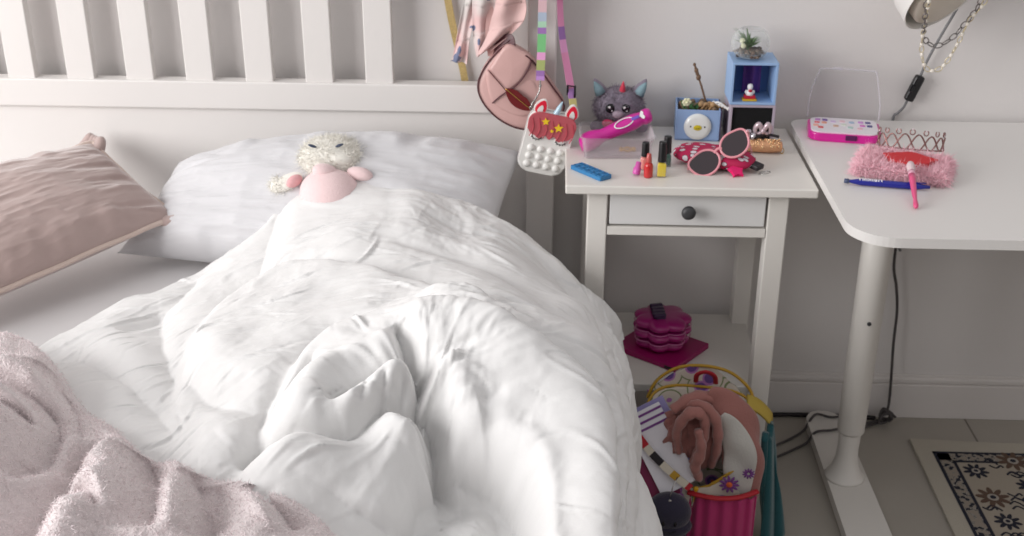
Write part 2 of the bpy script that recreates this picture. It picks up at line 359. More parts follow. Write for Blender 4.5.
def make_duvet():
    g = .003
    xs = np.arange(-1.0, .60, g); ys = np.arange(-1.52, -.17, g); X, Y = np.meshgrid(xs, ys, indexing='ij')
    wx = X+.008*vnoise(X, Y, 9, 1)+.003*vnoise(X, Y, 25, 2); wy = Y+.008*vnoise(X, Y, 9, 3)+.003*vnoise(X, Y, 25, 4)
    Xc = np.minimum(X, .05)
    H = duvet_base(Xc, Y)-.472
    k = np.clip((X-.01)/.19, 0, 1); k = k*k*(3-2*k); H = H*(1-k)+(.078+.010*np.clip((-.4-Y)/.5, 0, 1)+.02*vnoise(X, Y, 5, 9))*k
    H = np.maximum(H, .03)
    rel = np.zeros(X.shape); 
    for P, A, wl, wr, *st in CR:
        A = A*1.3; st = [st[0]*1.2]; P = [(p[0], p[1]+(.028 if (-.25 < p[0] < -.04 and p[1] < -1.03) else 0)) for p in P]
        P = cr2([(p[0], p[1]+(.65*A if not st[0] else 0)) for p in P], 5); d, s, al = seg_dist(wx, wy, P)
        fade = np.clip(al/.12, 0, 1)*np.clip((1-al)/.12, 0, 1); fade = .25+.75*np.sqrt(fade)
        w = np.where(s > 0, wl, wr)
        rel -= A*fade*np.exp(-(d/w)**1.1)
        if st: rel += st[0]*np.clip(fade*1.3-.3, 0, 1)*np.tanh(-s*d/.008)*np.where(s > 0, np.exp(-d/.09), np.exp(-d/.08))
        rel += .28*A*fade*np.exp(-((d-2.2*w)/(1.5*w))**2)
    # broad soft billows
    rel += .010*vnoise(X, Y, 6, 11)+.005*vnoise(X+.03*vnoise(X, Y, 4, 5), Y, 14, 12)
    CPOLY = [(-.404,-1.2),(-.406,-.989),(-.389,-.892),(-.349,-.813),(-.279,-.80),(-.169,-.83),(-.071,-.885),(.004,-.95),(.06,-1.05),(.075,-1.3)]
    def ang(x, y):
        if y < -.84 and -.4 < x < .06: return math.atan2(y+1.0, x+.19)+.1
        if x > .05: return -PI/2+.15*math.sin(9*y)
        return math.atan2(y+1.15, x+.28)+PI/2
    # crumpled cotton: ridged noise drawn out along the pull of the folds
    def ridged(U, V, seed):
        o = 0; A = 1
        for q in range(5): o = o+A*(.5-np.sqrt(vnoise(U, V, 1.0*1.9**q, seed+q)**2+.0015)); A *= .56
        return o
    cx, cy = -.28, -1.2; rho = np.hypot(X-cx, Y-cy); th = np.arctan2(Y-cy, X-cx)
    u1, v1 = rho*13+.5*vnoise(X, Y, 5, 51), th*3.8+.4*vnoise(X, Y, 6, 52)
    r1 = ridged(u1, v1, 61)
    kx, ky = -.19, -1.0; rk = np.hypot(X-kx, Y-ky); tk = np.arctan2(Y-ky, X-kx)
    r2 = ridged(tk*2.6+.5*vnoise(X, Y, 7, 53), rk*7+.4*vnoise(X, Y, 6, 54), 71)
    r3 = ridged(X*7+.6*vnoise(X, Y, 4, 55), Y*11+X*5+.6*vnoise(X, Y, 4, 56), 81)
    mC = np.clip(poly_sd(X, Y, CPOLY)/.05+.5, 0, 1); mS = np.clip((X-.10)/.08, 0, 1)
    amp = .6+.5*vnoise(X, Y, 4, 57)
    wr = .0130*amp*((r1*(1-mC)+.42*r2*mC)*(1-mS)+r3*.55*mS)
    wr += strokes(X, Y, None, (-.95, .5, -1.45, -.2), 300, .0042, .0042, .06, ang, 21)
    wr += strokes(X, Y, None, (-.95, .5, -1.45, -.2), 600, .0018, .0024, .035, ang, 22)
    wr += strokes(X, Y, None, (-.26, -.1, -1.1, -.92), 14, .0032, .005, .04, lambda x, y: math.atan2(y+1.0, x+.19), 25)
    wr += .0004*vnoise(X, Y, 60, 31)
    rel = rel+wr
    D = poly_sd(X+.006*vnoise(X, Y, 14, 41), Y+.006*vnoise(X, Y, 14, 42), DUV_OUT)
    e = np.clip(D/.055, 0, 1); e = np.sqrt(np.clip(1-(1-e)**2, 0, 1))
    T = (H+rel*np.clip(D/.03, 0, 1))*e+.002
    T = np.maximum(T, .002)
    s0, r, ro = -.02, .05, .165; d = np.clip(X-s0, 0, None); a = np.minimum(d/ro, math.radians(84)); rest = np.clip(d-ro*math.radians(84), 0, None)
    bx = np.where(X < s0, X, s0+r*np.sin(a)+rest*math.cos(math.radians(84))); bz = .472-r*(1-np.cos(a))-rest*math.sin(math.radians(84))
    fine = T-blur(T, 40)
    P = np.stack([bx+np.sin(a)*T+.25*fine, Y-.55*fine*(D > .01), bz+np.cos(a)*T], 2)
    make_duvet.P = P; make_duvet.X = X; make_duvet.Y = Y
    o = sheet_mesh('duvet', X, Y, P, D > 0, COTTON)
    tag(recentre(o), 'crumpled puffy white duvet spilling over the right side of the bed', 'duvet')
    return o
duvet = make_duvet()
# ---------------------------------------------------------------- blanket
FLEECE = mat('blanket_fleece', (214, 203, 203), .95, bump=1.0, bscale=330, var=.14, vscale=240, sheen=.5, detail=2)
BL_OUT = [(-1.05,-.70),(-.904,-.745),(-.849,-.765),(-.791,-.812),(-.738,-.885),(-.676,-.955),(-.617,-1.02),(-.559,-1.085),(-.508,-1.105),(-.432,-1.14),(-.377,-1.155),(-.33,-1.175),(-.284,-1.21),(-.246,-1.25),(-.2,-1.33),(-.15,-1.9),(-1.3,-1.9),(-1.3,-.75)]
BL_H = [(-.95,-.8,.60),(-.79,-.84,.60),(-.676,-.98,.595),(-.56,-1.12,.60),(-.43,-1.17,.60),(-.33,-1.2,.595),(-.25,-1.28,.585),(-.85,-.95,.625),(-.76,-1.0,.645),(-.70,-1.08,.655),(-.64,-1.2,.645),
 (-.57,-1.22,.635),(-.5,-1.23,.63),(-.4,-1.25,.615),(-.3,-1.33,.595),(-.9,-1.15,.64),(-.7,-1.4,.64),(-.5,-1.45,.62),(-1.1,-1.0,.58),(-.25,-1.5,.58)]
BCR = [
 ([(-.86,-.99),(-.777,-.985),(-.732,-1.0),(-.70,-1.04),(-.675,-1.11),(-.67,-1.18),(-.69,-1.25)], .034, .016, .05),
 ([(-.76,-.90),(-.701,-.975),(-.655,-1.07),(-.63,-1.155),(-.618,-1.245),(-.62,-1.33),(-.64,-1.42)], .036, .025, .05),
 ([(-.61,-1.10),(-.625,-1.14),(-.632,-1.19)], .02, .015, .02),
 ([(-.55,-1.11),(-.53,-1.15),(-.51,-1.21),(-.485,-1.31)], .026, .016, .035),
 ([(-.60,-1.26),(-.575,-1.262),(-.55,-1.30)], .018, .01, .02),
 ([(-.479,-1.158),(-.449,-1.22),(-.417,-1.30)], .022, .03, .02),
 ([(-.398,-1.175),(-.357,-1.215),(-.32,-1.27)], .026, .025, .014),
 ([(-.44,-1.17),(-.43,-1.24),(-.42,-1.33)], .014, .03, .03),
 ([(-.82,-1.09),(-.743,-1.087),(-.705,-1.10)], .02, .01, .02),
 ([(-.74,-.86),(-.67,-1.0),(-.58,-1.10)], .012, .03, .03),
]
def make_blanket():
    g = .003
    X, Y = np.meshgrid(np.arange(-1.12, -.16, g), np.arange(-1.52, -.70, g), indexing='ij')
    H = rbf(BL_H, X, Y, 1e-3)
    wx = X+.006*vnoise(X, Y, 10, 101); wy = Y+.006*vnoise(X, Y, 10, 103); rel = np.zeros(X.shape)
    for P, A, wl, wr in BCR:
        d, s, al = seg_dist(wx, wy, cr2(P, 6)); A = A*1.45; fade = np.sqrt(np.clip(al/.15, 0, 1)*np.clip((1-al)/.15, 0, 1)); w = np.where(s > 0, wl, wr)
        rel -= A*fade*np.exp(-(d/w)**1.15); rel += .35*A*fade*np.exp(-((d-1.9*w)/(1.1*w))**2)
    rel += .010*vnoise(X, Y, 7, 104)+.006*vnoise(X*1.6+Y*.7, Y*.6, 14, 105)+.0012*vnoise(X, Y, 60, 106)
    D = poly_sd(wx, wy, BL_OUT); e = np.clip(D/.04, 0, 1); e = np.sqrt(np.clip(1-(1-e)**2, 0, 1))
    low = duvet_base(X, Y)-.03
    Z = low+(H-low+rel*e)*e
    Z += .0008*(_rng.rand(*X.shape)-.5)
    fine = Z-blur(Z, 40)
    P = np.stack([X, Y-.7*fine*(D > .01), Z], 2)
    o = sheet_mesh('throw_blanket', X, Y, P, D > 0, FLEECE)
    o['_p'] = 0; make_blanket.P = P; make_blanket.D = D; del o['_p']; recentre(o)
    return tag(o, 'dusty pink fleece throw blanket heaped in folds at the near left of the bed', 'blanket')
blanket = make_blanket()

# ---------------------------------------------------------------- pillows
def pillow(name, BL, BR, TR, TL, T, m, seed=1, n=130, pinch=.05, arch=0, wr=.004, back=.5, corners=.0):
    """closed cushion between four seam corners; returns the object and the seam loop"""
    BL, BR, TR, TL = [np.array(v, float) for v in (BL, BR, TR, TL)]
    nrm = np.cross(BR-BL, TL-BL); nrm /= np.linalg.norm(nrm)
    u = np.linspace(-1, 1, n); U, V = np.meshgrid(u, u, indexing='ij')
    def base(U, V):
        U2 = U*(1-pinch*(1-V*V)*np.abs(U)**2); V2 = V*(1-pinch*(1-U*U)*np.abs(V)**2)
        a, b = (U2[..., None]+1)/2, (V2[..., None]+1)/2
        return (BL*(1-a)+BR*a)*(1-b)+(TL*(1-a)+TR*a)*b
    B = base(U, V); B = B + np.array([0, 0, 1.])*(arch*(1-U**2)*((V+1)/2)**2)[..., None]
    t = np.clip(1-np.abs(U)**2.6, 0, 1)**.55*np.clip(1-np.abs(V)**2.6, 0, 1)**.55
    rad = np.maximum(np.abs(U), np.abs(V)); edge = np.clip((1-rad)/.45, 0, 1)
    # gathers that run in from the seams, plus crumples
    sp = np.where(np.abs(U) > np.abs(V), V, U)
    gath = vnoise(sp*9, rad*1.2, 1, seed)*(1-edge)*np.clip((1-rad)/.06, 0, 1)
    w = 0; A = 1
    for q in range(4): w = w+A*(.5-np.abs(vnoise(U*1.6*2**q+.5*V, V*2.3*2**q, 1, seed+5+q))); A *= .5
    rel = wr*(1.1*gath+.9*w*np.clip((1-rad)/.08, 0, 1))
    top = B+nrm*(T*t+rel*np.clip(t*2, 0, 1))[..., None]; bot = B-nrm*(T*back*t)[..., None]
    mb = MB()
    for G in (top, bot):
        VV = [[mb.bm.verts.new(G[i, j]) for j in range(n)] for i in range(n)]
        for i in range(n-1):
            for j in range(n-1): mb._f([VV[i][j], VV[i+1][j], VV[i+1][j+1], VV[i][j+1]])
    o = mb.build(name, m)
    ring = [tuple(B[i, 0]) for i in range(0, n, 2)]+[tuple(B[-1, j]) for j in range(0, n, 2)]+[tuple(B[i, -1]) for i in range(n-1, -1, -2)]+[tuple(B[0, j]) for j in range(n-1, -1, -2)]
    return o, ring, nrm
PILW = mat('pillow_cotton', (205, 204, 206), .9, bump=.1, bscale=240, sheen=.2)
o, ring, nr = pillow('pillow', (-.90,-.255,.49), (-.14,-.44,.50), (-.085,-.125,.675), (-.80,-.115,.635), .095, PILW, seed=4, arch=.05, wr=.012, back=.55)
tag(recentre(o), 'large white pillow propped against the middle of the headboard', 'pillow')
VEL = mat('mauve_velvet', (174, 153, 148), .8, bump=.12, bscale=60, var=.10, vscale=5, sheen=.6)
o, ring, nr = pillow('cushion', (-1.16,-.72,.515), (-.765,-.265,.578), (-.975,-.115,.675), (-1.37,-.56,.64), .072, VEL, seed=14, wr=.010, back=1.0, pinch=.02)
PIP = MB(); PIP.tube(smooth_path([(p[0], p[1], p[2]+.004*noise.noise(Vector(p)*22)) for p in ring[::3]], 3, True), .0058, 8, closed=True)
pp = PIP.build('piping', mat('mauve_piping', (206, 186, 176), .7, sheen=.4)); 
cush = o; recentre(cush); tag(cush, 'mauve velvet cushion with piped edge at the left end of the headboard', 'cushion')
pp.parent = cush; pp.matrix_parent_inverse = Matrix.Translation(-cush.location)
# gathered corner tufts
for c, d in (((-.975,-.118,.678), (.35, .5, .5)), ((-.765,-.263,.583), (.8, -.2, .1))):
    tf = MB(); d = Vector(d).normalized(); s_ = d.cross(Vector((0, 0, 1))).normalized(); q = d.cross(s_)
    for k in range(5):
        a = (k-2)*.35; off = s_*math.sin(a)*.02+q*math.cos(a*2)*.004
        tf.tube(smooth_path([Vector(c)-d*.055+off*1.0, Vector(c)-d*.01+off*1.7+q*.008, Vector(c)+d*.018+off*1.3], 5), [.010, .013, .0145, .015, .014, .013, .012, .011, .010, .008, .005], 10)
    t2 = tf.build('gathered_corner', VEL); t2.parent = cush; t2.matrix_parent_inverse = Matrix.Translation(-cush.location)

# ---------------------------------------------------------------- fur made of tapering strands
def fur(name, P, N, length, width, m, parent, lean=(0, 0, 0), jit=.5, seed=1, label=None):
    """one strand (3 quads to a tip) at every point P along normal N"""
    r = np.random.RandomState(seed); P = np.array(P, float); N = np.array(N, float); n = len(P)
    D = N+np.array(lean)+r.normal(0, jit, (n, 3)); D /= np.linalg.norm(D, axis=1)[:, None]
    side = np.cross(D, r.normal(0, 1, (n, 3))); side /= np.linalg.norm(side, axis=1)[:, None]
    bend = r.normal(0, .35, (n, 3))+np.array([0, 0, -.25]); L = length*r.uniform(.5, 1.2, n)[:, None]
    V = []; 
    for t, w in ((0, 1), (.4, .8), (.75, .5)):
        c = P+D*L*t+bend*L*t*t; V += [c-side*width*w/2, c+side*width*w/2]
    V.append(P+D*L+bend*L); V = np.stack(V, 1).reshape(-1, 3)
    b = (np.arange(n)*7)[:, None]; F = np.concatenate([b+np.array([0, 1, 3, 2]), b+np.array([2, 3, 5, 4])]); T3 = b+np.array([4, 5, 6])
    me = bpy.data.meshes.new(name); me.from_pydata(V.tolist(), [], F.tolist()+T3.tolist()); me.materials.append(m)
    me.polygons.foreach_set('use_smooth', [True]*len(me.polygons))
    o = bpy.data.objects.new(name, me); COL.objects.link(o); o.parent = parent
    tag(o, label=label, kind='stuff'); return o
P_ = make_blanket.P; du = np.gradient(P_, axis=0); dv = np.gradient(P_, axis=1); nn0 = np.cross(du, dv); nn0 /= np.linalg.norm(nn0, axis=2)[..., None]
sel = (make_blanket.D > .004) & (P_[..., 1] > -1.42); q0 = P_[sel]; q1 = nn0[sel]; pick = np.random.RandomState(2).choice(len(q0), 62000); jj = np.random.RandomState(3).uniform(-.0015, .0015, (62000, 3))
fur('fleece_pile', q0[pick]+jj-np.array(blanket.location), q1[pick], .0048, .0010, mat('fleece_pile', (232, 220, 221), .95, sheen=.3), blanket, jit=.7, seed=4)
def ell_samples(c, r, n, seed=1, rot=None, zmin=-1):
    g = np.random.RandomState(seed); d = g.normal(0, 1, (n, 3)); d /= np.linalg.norm(d, axis=1)[:, None]; d = d[d[:, 2] > zmin]
    r = np.array(r if hasattr(r, '__len__') else (r, r, r)); p = d*r; nn = d/r; nn /= np.linalg.norm(nn, axis=1)[:, None]
    if rot is not None:
        R = np.array(rot); p = p@R.T; nn = nn@R.T
    return p+np.array(c), nn

# ---------------------------------------------------------------- plush lamb tucked in
lam = thing('plush_toy', 'white furry plush animal in pale pink, tucked under the duvet on the white pillow', 'plush toy', (-.455, -.262, .610))
LW = mat('cream_fur', (233, 230, 222), .9, sheen=.4); LP = mat('pale_pink_plush', (232, 205, 205), .9, bump=.5, bscale=300, sheen=.5); LP2 = mat('rose_ear_lining', (222, 170, 172), .9, bump=.3, bscale=300)
E3 = lambda x, y, z: Matrix.Rotation(math.radians(z), 3, 'Z') @ Matrix.Rotation(math.radians(y), 3, 'Y') @ Matrix.Rotation(math.radians(x), 3, 'X')
hd = MB(); hd.sphere((.0, .03, .075), (.068, .056, .050)); hd.sphere((.018, -.002, .092), (.03, .02, .018)); hd = hd.build('head', LW, lam)
P1, N1 = ell_samples((.0, .03, .075), (.068, .056, .050), 5200, 2, zmin=-.3); fur('head_fur', P1, N1, .012, .0011, LW, hd, seed=3, jit=.6)
for x, z, a in ((-.030, .119, 18), (.022, .121, -22)):
    e = MB(); e.sphere((x, -.004, z), (.0085, .003, .0026), E3(25, a, 0)); e.build('eye', mat('navy_thread', (52, 62, 84), .5), hd)
b_ = MB(); b_.sphere((.006, -.042, .040), (.058, .05, .045)); b_.build('body', LP, lam)
for c, r, ro in (((-.002, -.040, .082), (.024, .018, .014), E3(0, 12, 20)), ((.062, -.025, .072), (.026, .015, .013), E3(0, 8, -10))):
    a_ = MB(); a_.sphere(c, r, ro); a_.build('arm', LP, lam)
er = MB(); er.sphere((-.075, -.015, .052), (.034, .024, .014), E3(0, -20, 35)); er.sphere((-.098, -.02, .042), (.016, .018, .016)); er = er.build('ear', LW, lam)
P1, N1 = ell_samples((-.09, -.018, .045), (.025, .022, .015), 1100, 5); fur('ear_fur', P1, N1, .009, .001, LW, er, seed=8)
il = MB(); il.sphere((-.063, -.034, .058), (.017, .010, .012), E3(20, -20, 35)); il.build('ear_lining', LP2, er)
er = MB(); er.sphere((.068, .02, .062), (.022, .018, .012), E3(0, 25, -30)); er.build('ear', LW, lam)
# ---------------------------------------------------------------- bedside table
TW = mat('table_paint', (224, 220, 214), .4, bump=.04, bscale=60)
bt = thing('bedside_table', 'white bedside table with one drawer and a lower shelf beside the bed', 'bedside table', (.23, -.195, 0))
MB().box((.23, -.198, .6915), (.46, .358, .017), bev=.0025).build('tabletop', TW, bt)
for x in (.0605, .3945):
    for y in (-.3365, -.045):
        s_ = 1 if x > .2 else -1; w = .0185
        MB().hexa([(x-w+.002*s_, y-w, 0), (x+w+.002*s_, y-w, 0), (x+w+.002*s_, y+w, 0), (x-w+.002*s_, y+w, 0), (x-w, y-w, .685), (x+w, y-w, .685), (x+w, y+w, .685), (x-w, y+w, .685)], bev=.002).build('leg', TW, bt)
for x in (.055, .40): MB().box((x, -.19, .64), (.014, .26, .09), bev=.001).build('side_panel', TW, bt)
MB().box((.2275, -.04, .64), (.30, .014, .09), bev=.001).build('back_panel', TW, bt)
MB().box((.2275, -.345, .6025), (.295, .018, .017), bev=.001).build('drawer_rail', TW, bt)
dr = MB(); dr.box((.2275, -.344, .6465), (.288, .018, .062), bev=.0015); dr.box((.2275, -.20, .645), (.27, .26, .045)); dr = dr.build('drawer', mat('drawer_paint', (221, 220, 219), .4, bump=.04, bscale=60), bt)
kn = MB(); kn.lathe([(0, 0), (.006, 0), (.005, .008), (.006, .010), (.0125, .014), (.0135, .019), (.011, .0235), (.006, .0255), (0, .026)], (.228, -.353, .648), 28, Matrix.Rotation(PI/2, 3, 'X'))
kn.build('knob', mat('dark_knob', (62, 62, 64), .45, bump=.1), dr)
MB().box((.2275, -.178, .253), (.36, .318, .018), bev=.0015).build('shelf', TW, bt)
world_children(bt)

# ---------------------------------------------------------------- things on the bedside table (top at z = .70)
ZT = .7005
def clear(name, rgb, a, rough=.08):
    """thin clear plastic: mostly passes light straight through, with a glossy coat"""
    m = bpy.data.materials.new(name); m.use_nodes = True; nt = m.node_tree; b = nt.nodes['Principled BSDF']
    b.inputs['Base Color'].default_value = (*s2l(rgb), 1); b.inputs['Roughness'].default_value = rough
    tr = nt.nodes.new('ShaderNodeBsdfTransparent'); tr.inputs[0].default_value = (*s2l(tuple(255-(255-c)*.25 for c in rgb)), 1); mx = nt.nodes.new('ShaderNodeMixShader')
    fr = nt.nodes.new('ShaderNodeLayerWeight'); fr.inputs['Blend'].default_value = .25
    mr = nt.nodes.new('ShaderNodeMapRange'); mr.inputs['To Min'].default_value = a; mr.inputs['To Max'].default_value = min(1, a+.55)
    nt.links.new(fr.outputs['Facing'], mr.inputs['Value']); nt.links.new(mr.outputs['Result'], mx.inputs['Fac'])
    nt.links.new(tr.outputs[0], mx.inputs[1]); nt.links.new(b.outputs[0], mx.inputs[2]); nt.links.new(mx.outputs[0], nt.nodes['Material Output'].inputs['Surface'])
    return m
# clear tray
tr = MB(); wx_, wy_, h_ = .140, .105, .040
out0, out1 = rrect(wx_-.012, wy_-.012, .012), rrect(wx_, wy_, .014); in0, in1 = rrect(wx_-.016, wy_-.016, .011), rrect(wx_-.004, wy_-.004, .012)
def loft(mb, rings, close_first=True, close_last=True):
    R = [[mb.bm.verts.new(p) for p in r] for r in rings]; m = len(R[0])
    for A, B in zip(R, R[1:]):
        for j in range(m): mb._f([A[j], A[(j+1) % m], B[(j+1) % m], B[j]])
    if close_first: mb._f(R[0][::-1])
    if close_last: mb._f(R[-1])
    return mb
rim = rrect(wx_+.006, wy_+.006, .016)
loft(tr, [[(x, y, 0) for x, y in out0], [(x, y, h_) for x, y in out1], [(x, y, h_+.001) for x, y in rim], [(x, y, h_+.0025) for x, y in rim], [(x, y, h_+.0025) for x, y in in1], [(x, y, .002) for x, y in in0]])
o = tr.build('storage_tray', clear('tray_plastic', (240, 234, 238), .03)); place(o, (.0985, -.182, ZT), (0, 0, .04))
tag(o, 'clear plastic tray on the bedside table holding a magenta toy', 'tray')
# odds and ends lying in the tray are one small yellow hair tie
# grey plush
gp = thing('plush_toy', 'grey plush kitten with a red horn sitting behind the clear tray', 'plush toy', (.108, -.072, ZT+.004))
gp.scale = (1.04, 1.04, 1.04)
GF = mat('grey_fur', (132, 122, 136), .9, var=.25, vscale=40, sheen=.3); GF2 = mat('pale_muzzle', (176, 160, 172), .9, sheen=.3); BK = mat('black_gloss', (18, 18, 22), .12)
TEALM = mat('teal_lining', (128, 156, 165), .7)
hd = MB(); hd.sphere((0, 0, .052), (.048, .040, .038)); hd = hd.build('head', GF, gp)
P1, N1 = ell_samples((0, 0, .052), (.047, .039, .037), 4200, 12); fur('fur', P1, N1, .008, .0011, GF, hd, seed=13)
bd = MB(); bd.sphere((0, .008, .02), (.042, .03, .02)); bd.sphere((-.042, -.005, .012), (.014, .014, .012)); bd.sphere((.045, -.004, .012), (.014, .014, .012)); bd.build('body', GF, gp)
for sx, rz_ in ((-1, 20), (1, -28)):
    er = MB(); er.lathe([(0, .034), (.004, .03), (.010, .016), (.014, 0), (0, -.004)], (.034*sx, 0, .078), 16, E3(0, 30*sx, 0)); er = er.build('ear', GF, hd)
    il = MB(); il.lathe([(0, .030), (.003, .026), (.0085, .014), (.011, .002), (0, 0)], (.036*sx, -.0055, .078), 16, E3(6, 30*sx, 0)); il.build('ear_lining', TEALM, hd)
hn = MB(); 
hn.lathe([(.0078, 0), (.0072, .004), (.0062, .006), (.0064, .008), (.0050, .012), (.0052, .014), (.0036, .019), (.0022, .024), (.0012, .027), (0, .028)], (.004, -.012, .080), 20, E3(12, 3, 0)); hn.build('horn', mat('red_horn', (206, 62, 84), .35), hd)
for x in (-.0185, .0105):
    ey = MB(); ey.sphere((x, -.036, .058), (.0092, .005, .0095)); ey = ey.build('eye', BK, hd)
    g_ = MB(); g_.sphere((x-.002, -.0408, .0615), (.0023, .001, .0023)); g_.sphere((x+.003, -.0406, .0545), (.0012, .0008, .0012)); g_.build('eye_glint', mat('white_enamel', (240, 240, 240), .3), ey)
mz = MB(); mz.sphere((-.004, -.037, .047), (.011, .007, .008)); mz.build('muzzle', GF2, hd)
bw = MB(); bw.sphere((-.021, -.040, .028), (.013, .006, .009), E3(0, 15, 0)); bw.sphere((.008, -.040, .027), (.013, .006, .008), E3(0, -15, 0)); bw.sphere((-.006, -.042, .028), (.006, .006, .006)); bw.build('bow', mat('raspberry_satin', (196, 58, 98), .4), gp)
# magenta hair tool
MG = mat('magenta_plastic', (203, 30, 148), .28, coat=.4)
ht = thing('bead_pen_toy', 'magenta plastic torch-shaped toy lying in the clear tray', 'toy', (.043, -.185, .719))
ht.scale = (1.03, 1.3, 1.15)
d = Vector((.110, .03, .036)); L_ = d.length; R_ = d.to_track_quat('Z', 'Y').to_matrix()
t_ = MB(); t_.lathe([(0, -.016), (.011, -.014), (.0165, -.004), (.017, .008), (.0145, .02), (.0115, .03), (.012, .05), (.0135, .075), (.014, .095), (.012, .108), (.0112, .112), (.0132, .116), (.0135, .124), (.0115, .13), (0, .131)], (0, 0, 0), 28, R_); t_ = t_.build('body', MG, ht)
heart = [(.006*math.sin(a)**3*1.6, .0055*(13*math.cos(a)-5*math.cos(2*a)-2*math.cos(3*a)-math.cos(4*a))/13) for a in [2*PI*i/28 for i in range(28)]]
def up_frame(p, n, tangent):
    n = Vector(n).normalized(); x = Vector(tangent); x = (x-n*x.dot(n)).normalized(); y = n.cross(x)
    return Matrix(((x.x, y.x, n.x, p[0]), (x.y, y.y, n.y, p[1]), (x.z, y.z, n.z, p[2]), (0, 0, 0, 1)))
ax = d.normalized(); nn_ = Vector((-.25, -.75, .6)); nn_ = (nn_-ax*nn_.dot(ax)).normalized()
hh = MB(); ring_ = [(.019*math.cos(a), .0075*math.sin(a)) for a in [2*PI*i/30 for i in range(30)]]
fm_ = up_frame(ax*.075+nn_*.0128, nn_, ax); hh.tube([fm_ @ Vector((x+.006*(y > 0)*0, y, 0)) for x, y in ring_], .0011, 6, closed=True); hh.build('white_swirl', mat('white_enamel', (240, 240, 240), .3), ht)
hh = MB(); hh.prism([(x*.8, y*.8) for x, y in heart], 0, .0012, up_frame(ax*.112+nn_*.0123, nn_, ax.cross(nn_))); hh.build('heart_button', mat('white_enamel', (240, 240, 240), .3), ht)
bb_ = MB(); bb_.box(ax*.098+nn_*.0135, (.016, .006, .002), rot=up_frame((0, 0, 0), nn_, ax).to_3x3(), bev=.0008); bb_.build('slide_switch', mat('violet_plastic', (120, 90, 190), .35), ht)
# yellow hair tie in the tray
o = MB().tube([(.014*math.cos(a), .009*math.sin(a)+.002*math.sin(3*a), .0015*math.sin(5*a)) for a in [2*PI*i/36 for i in range(36)]], .0022, 8, closed=True).build('hair_tie', mat('ochre_elastic', (190, 150, 70), .7))
tag(place(o, (.122, -.185, .7055)), 'small ochre hair tie inside the clear tray', 'hair tie')
# blue pop strip
bs = MB(); BLU = mat('blue_silicone', (52, 122, 174), .4)
bs.prism(rrect(.086, .029, .003), 0, .007, bev=.001)
for i in range(6):
    for j in (-1, 1):
        x = -.035+.014*i; y = j*.0068
        bs.tube([(x+.0050*math.cos(a), y+.0050*math.sin(a), .0075) for a in [2*PI*k/16 for k in range(16)]], .0011, 6, closed=True)
o = bs.build('bead_tray', BLU); place(o, (.0475, -.312, ZT), (0, 0, math.radians(-50)))
tag(o, 'blue silicone strip with small cups at the front left of the tabletop', 'toy')
# nail polishes
GL = clear('bottle_glass', (240, 240, 242), .05, .05)
CAPB = mat('black_cap', (26, 25, 27), .3)
def polish(x, y, w, h, ch, rgb, label, square=False, cap=CAPB, capr=None, rz=0):
    t = thing('nail_polish', label, 'nail polish', (x, y, ZT), rz, group='nail polish bottles on the bedside table')
    pm = mat('lacquer_%d_%d_%d' % rgb, rgb, .25, coat=.5)
    out = rrect(w, w*.9, .0018 if square else w*.42, 5)
    b = MB(); sc = lambda k, z: [(a*k, c*k, z) for a, c in out]
    loft(b, [sc(.92, 0), sc(1, .0015), sc(1, h*.82), sc(.9, h*.92), sc(.55, h*.98), sc(.55, h+.002)]); b.build('bottle', GL, t)
    q = MB(); loft(q, [sc(.82, .002), sc(.88, .003), sc(.88, h*.78), sc(.78, h*.88), sc(.4, h*.94)]); q.build('lacquer', pm, t)
    c = MB(); cr = capr or w*.33
    c.lathe([(0, h), (cr*1.05, h), (cr*1.05, h+.002), (cr, h+.004), (cr*.92, h+ch-.002), (cr*.85, h+ch), (0, h+ch)], (0, 0, 0), 24); c.build('cap', cap, t)
    return t
polish(.1495, -.284, .0195, .027, .027, (226, 122, 110), 'coral pink nail polish with a tall black cap, leftmost of the bottles', capr=.0075)
t = polish(.178, -.3215, .018, .030, .038, (232, 205, 10), 'bright yellow nail polish in a square bottle with a black cap', True, capr=.0078)
polish(.1925, -.262, .017, .027, .032, (28, 78, 66), 'dark green nail polish standing behind the yellow one', True, capr=.0078)
lg = thing('lip_gloss', 'red translucent bottle standing in front of the coral nail polish', 'lip gloss', (.1535, -.325, ZT))
b = MB(); b.lathe([(0, 0), (.0078, 0), (.0085, .002), (.0085, .022), (.007, .026), (.0045, .029), (0, .029)], n=24); b.build('bottle', mat('red_lacquer', (196, 40, 42), .2, coat=.6), lg)
b = MB(); b.lathe([(0, .029), (.0055, .029), (.0058, .031), (.004, .045), (.003, .046), (0, .046)], n=24); b.build('cap', mat('red_cap', (190, 80, 76), .3, coat=.4), lg)
c = MB(); c.lathe([(0, 0), (.0065, 0), (.0072, .002), (.0072, .012), (.0055, .014), (.0048, .024), (0, .0245)], n=24)
o = c.build('lip_balm', mat('orchid_plastic', (206, 90, 170), .3)); place(o, (.1315, -.318, ZT+.002), (math.radians(-16), math.radians(12), 0)); tag(o, 'small orchid pink cap lying left of the red bottle', 'cap')

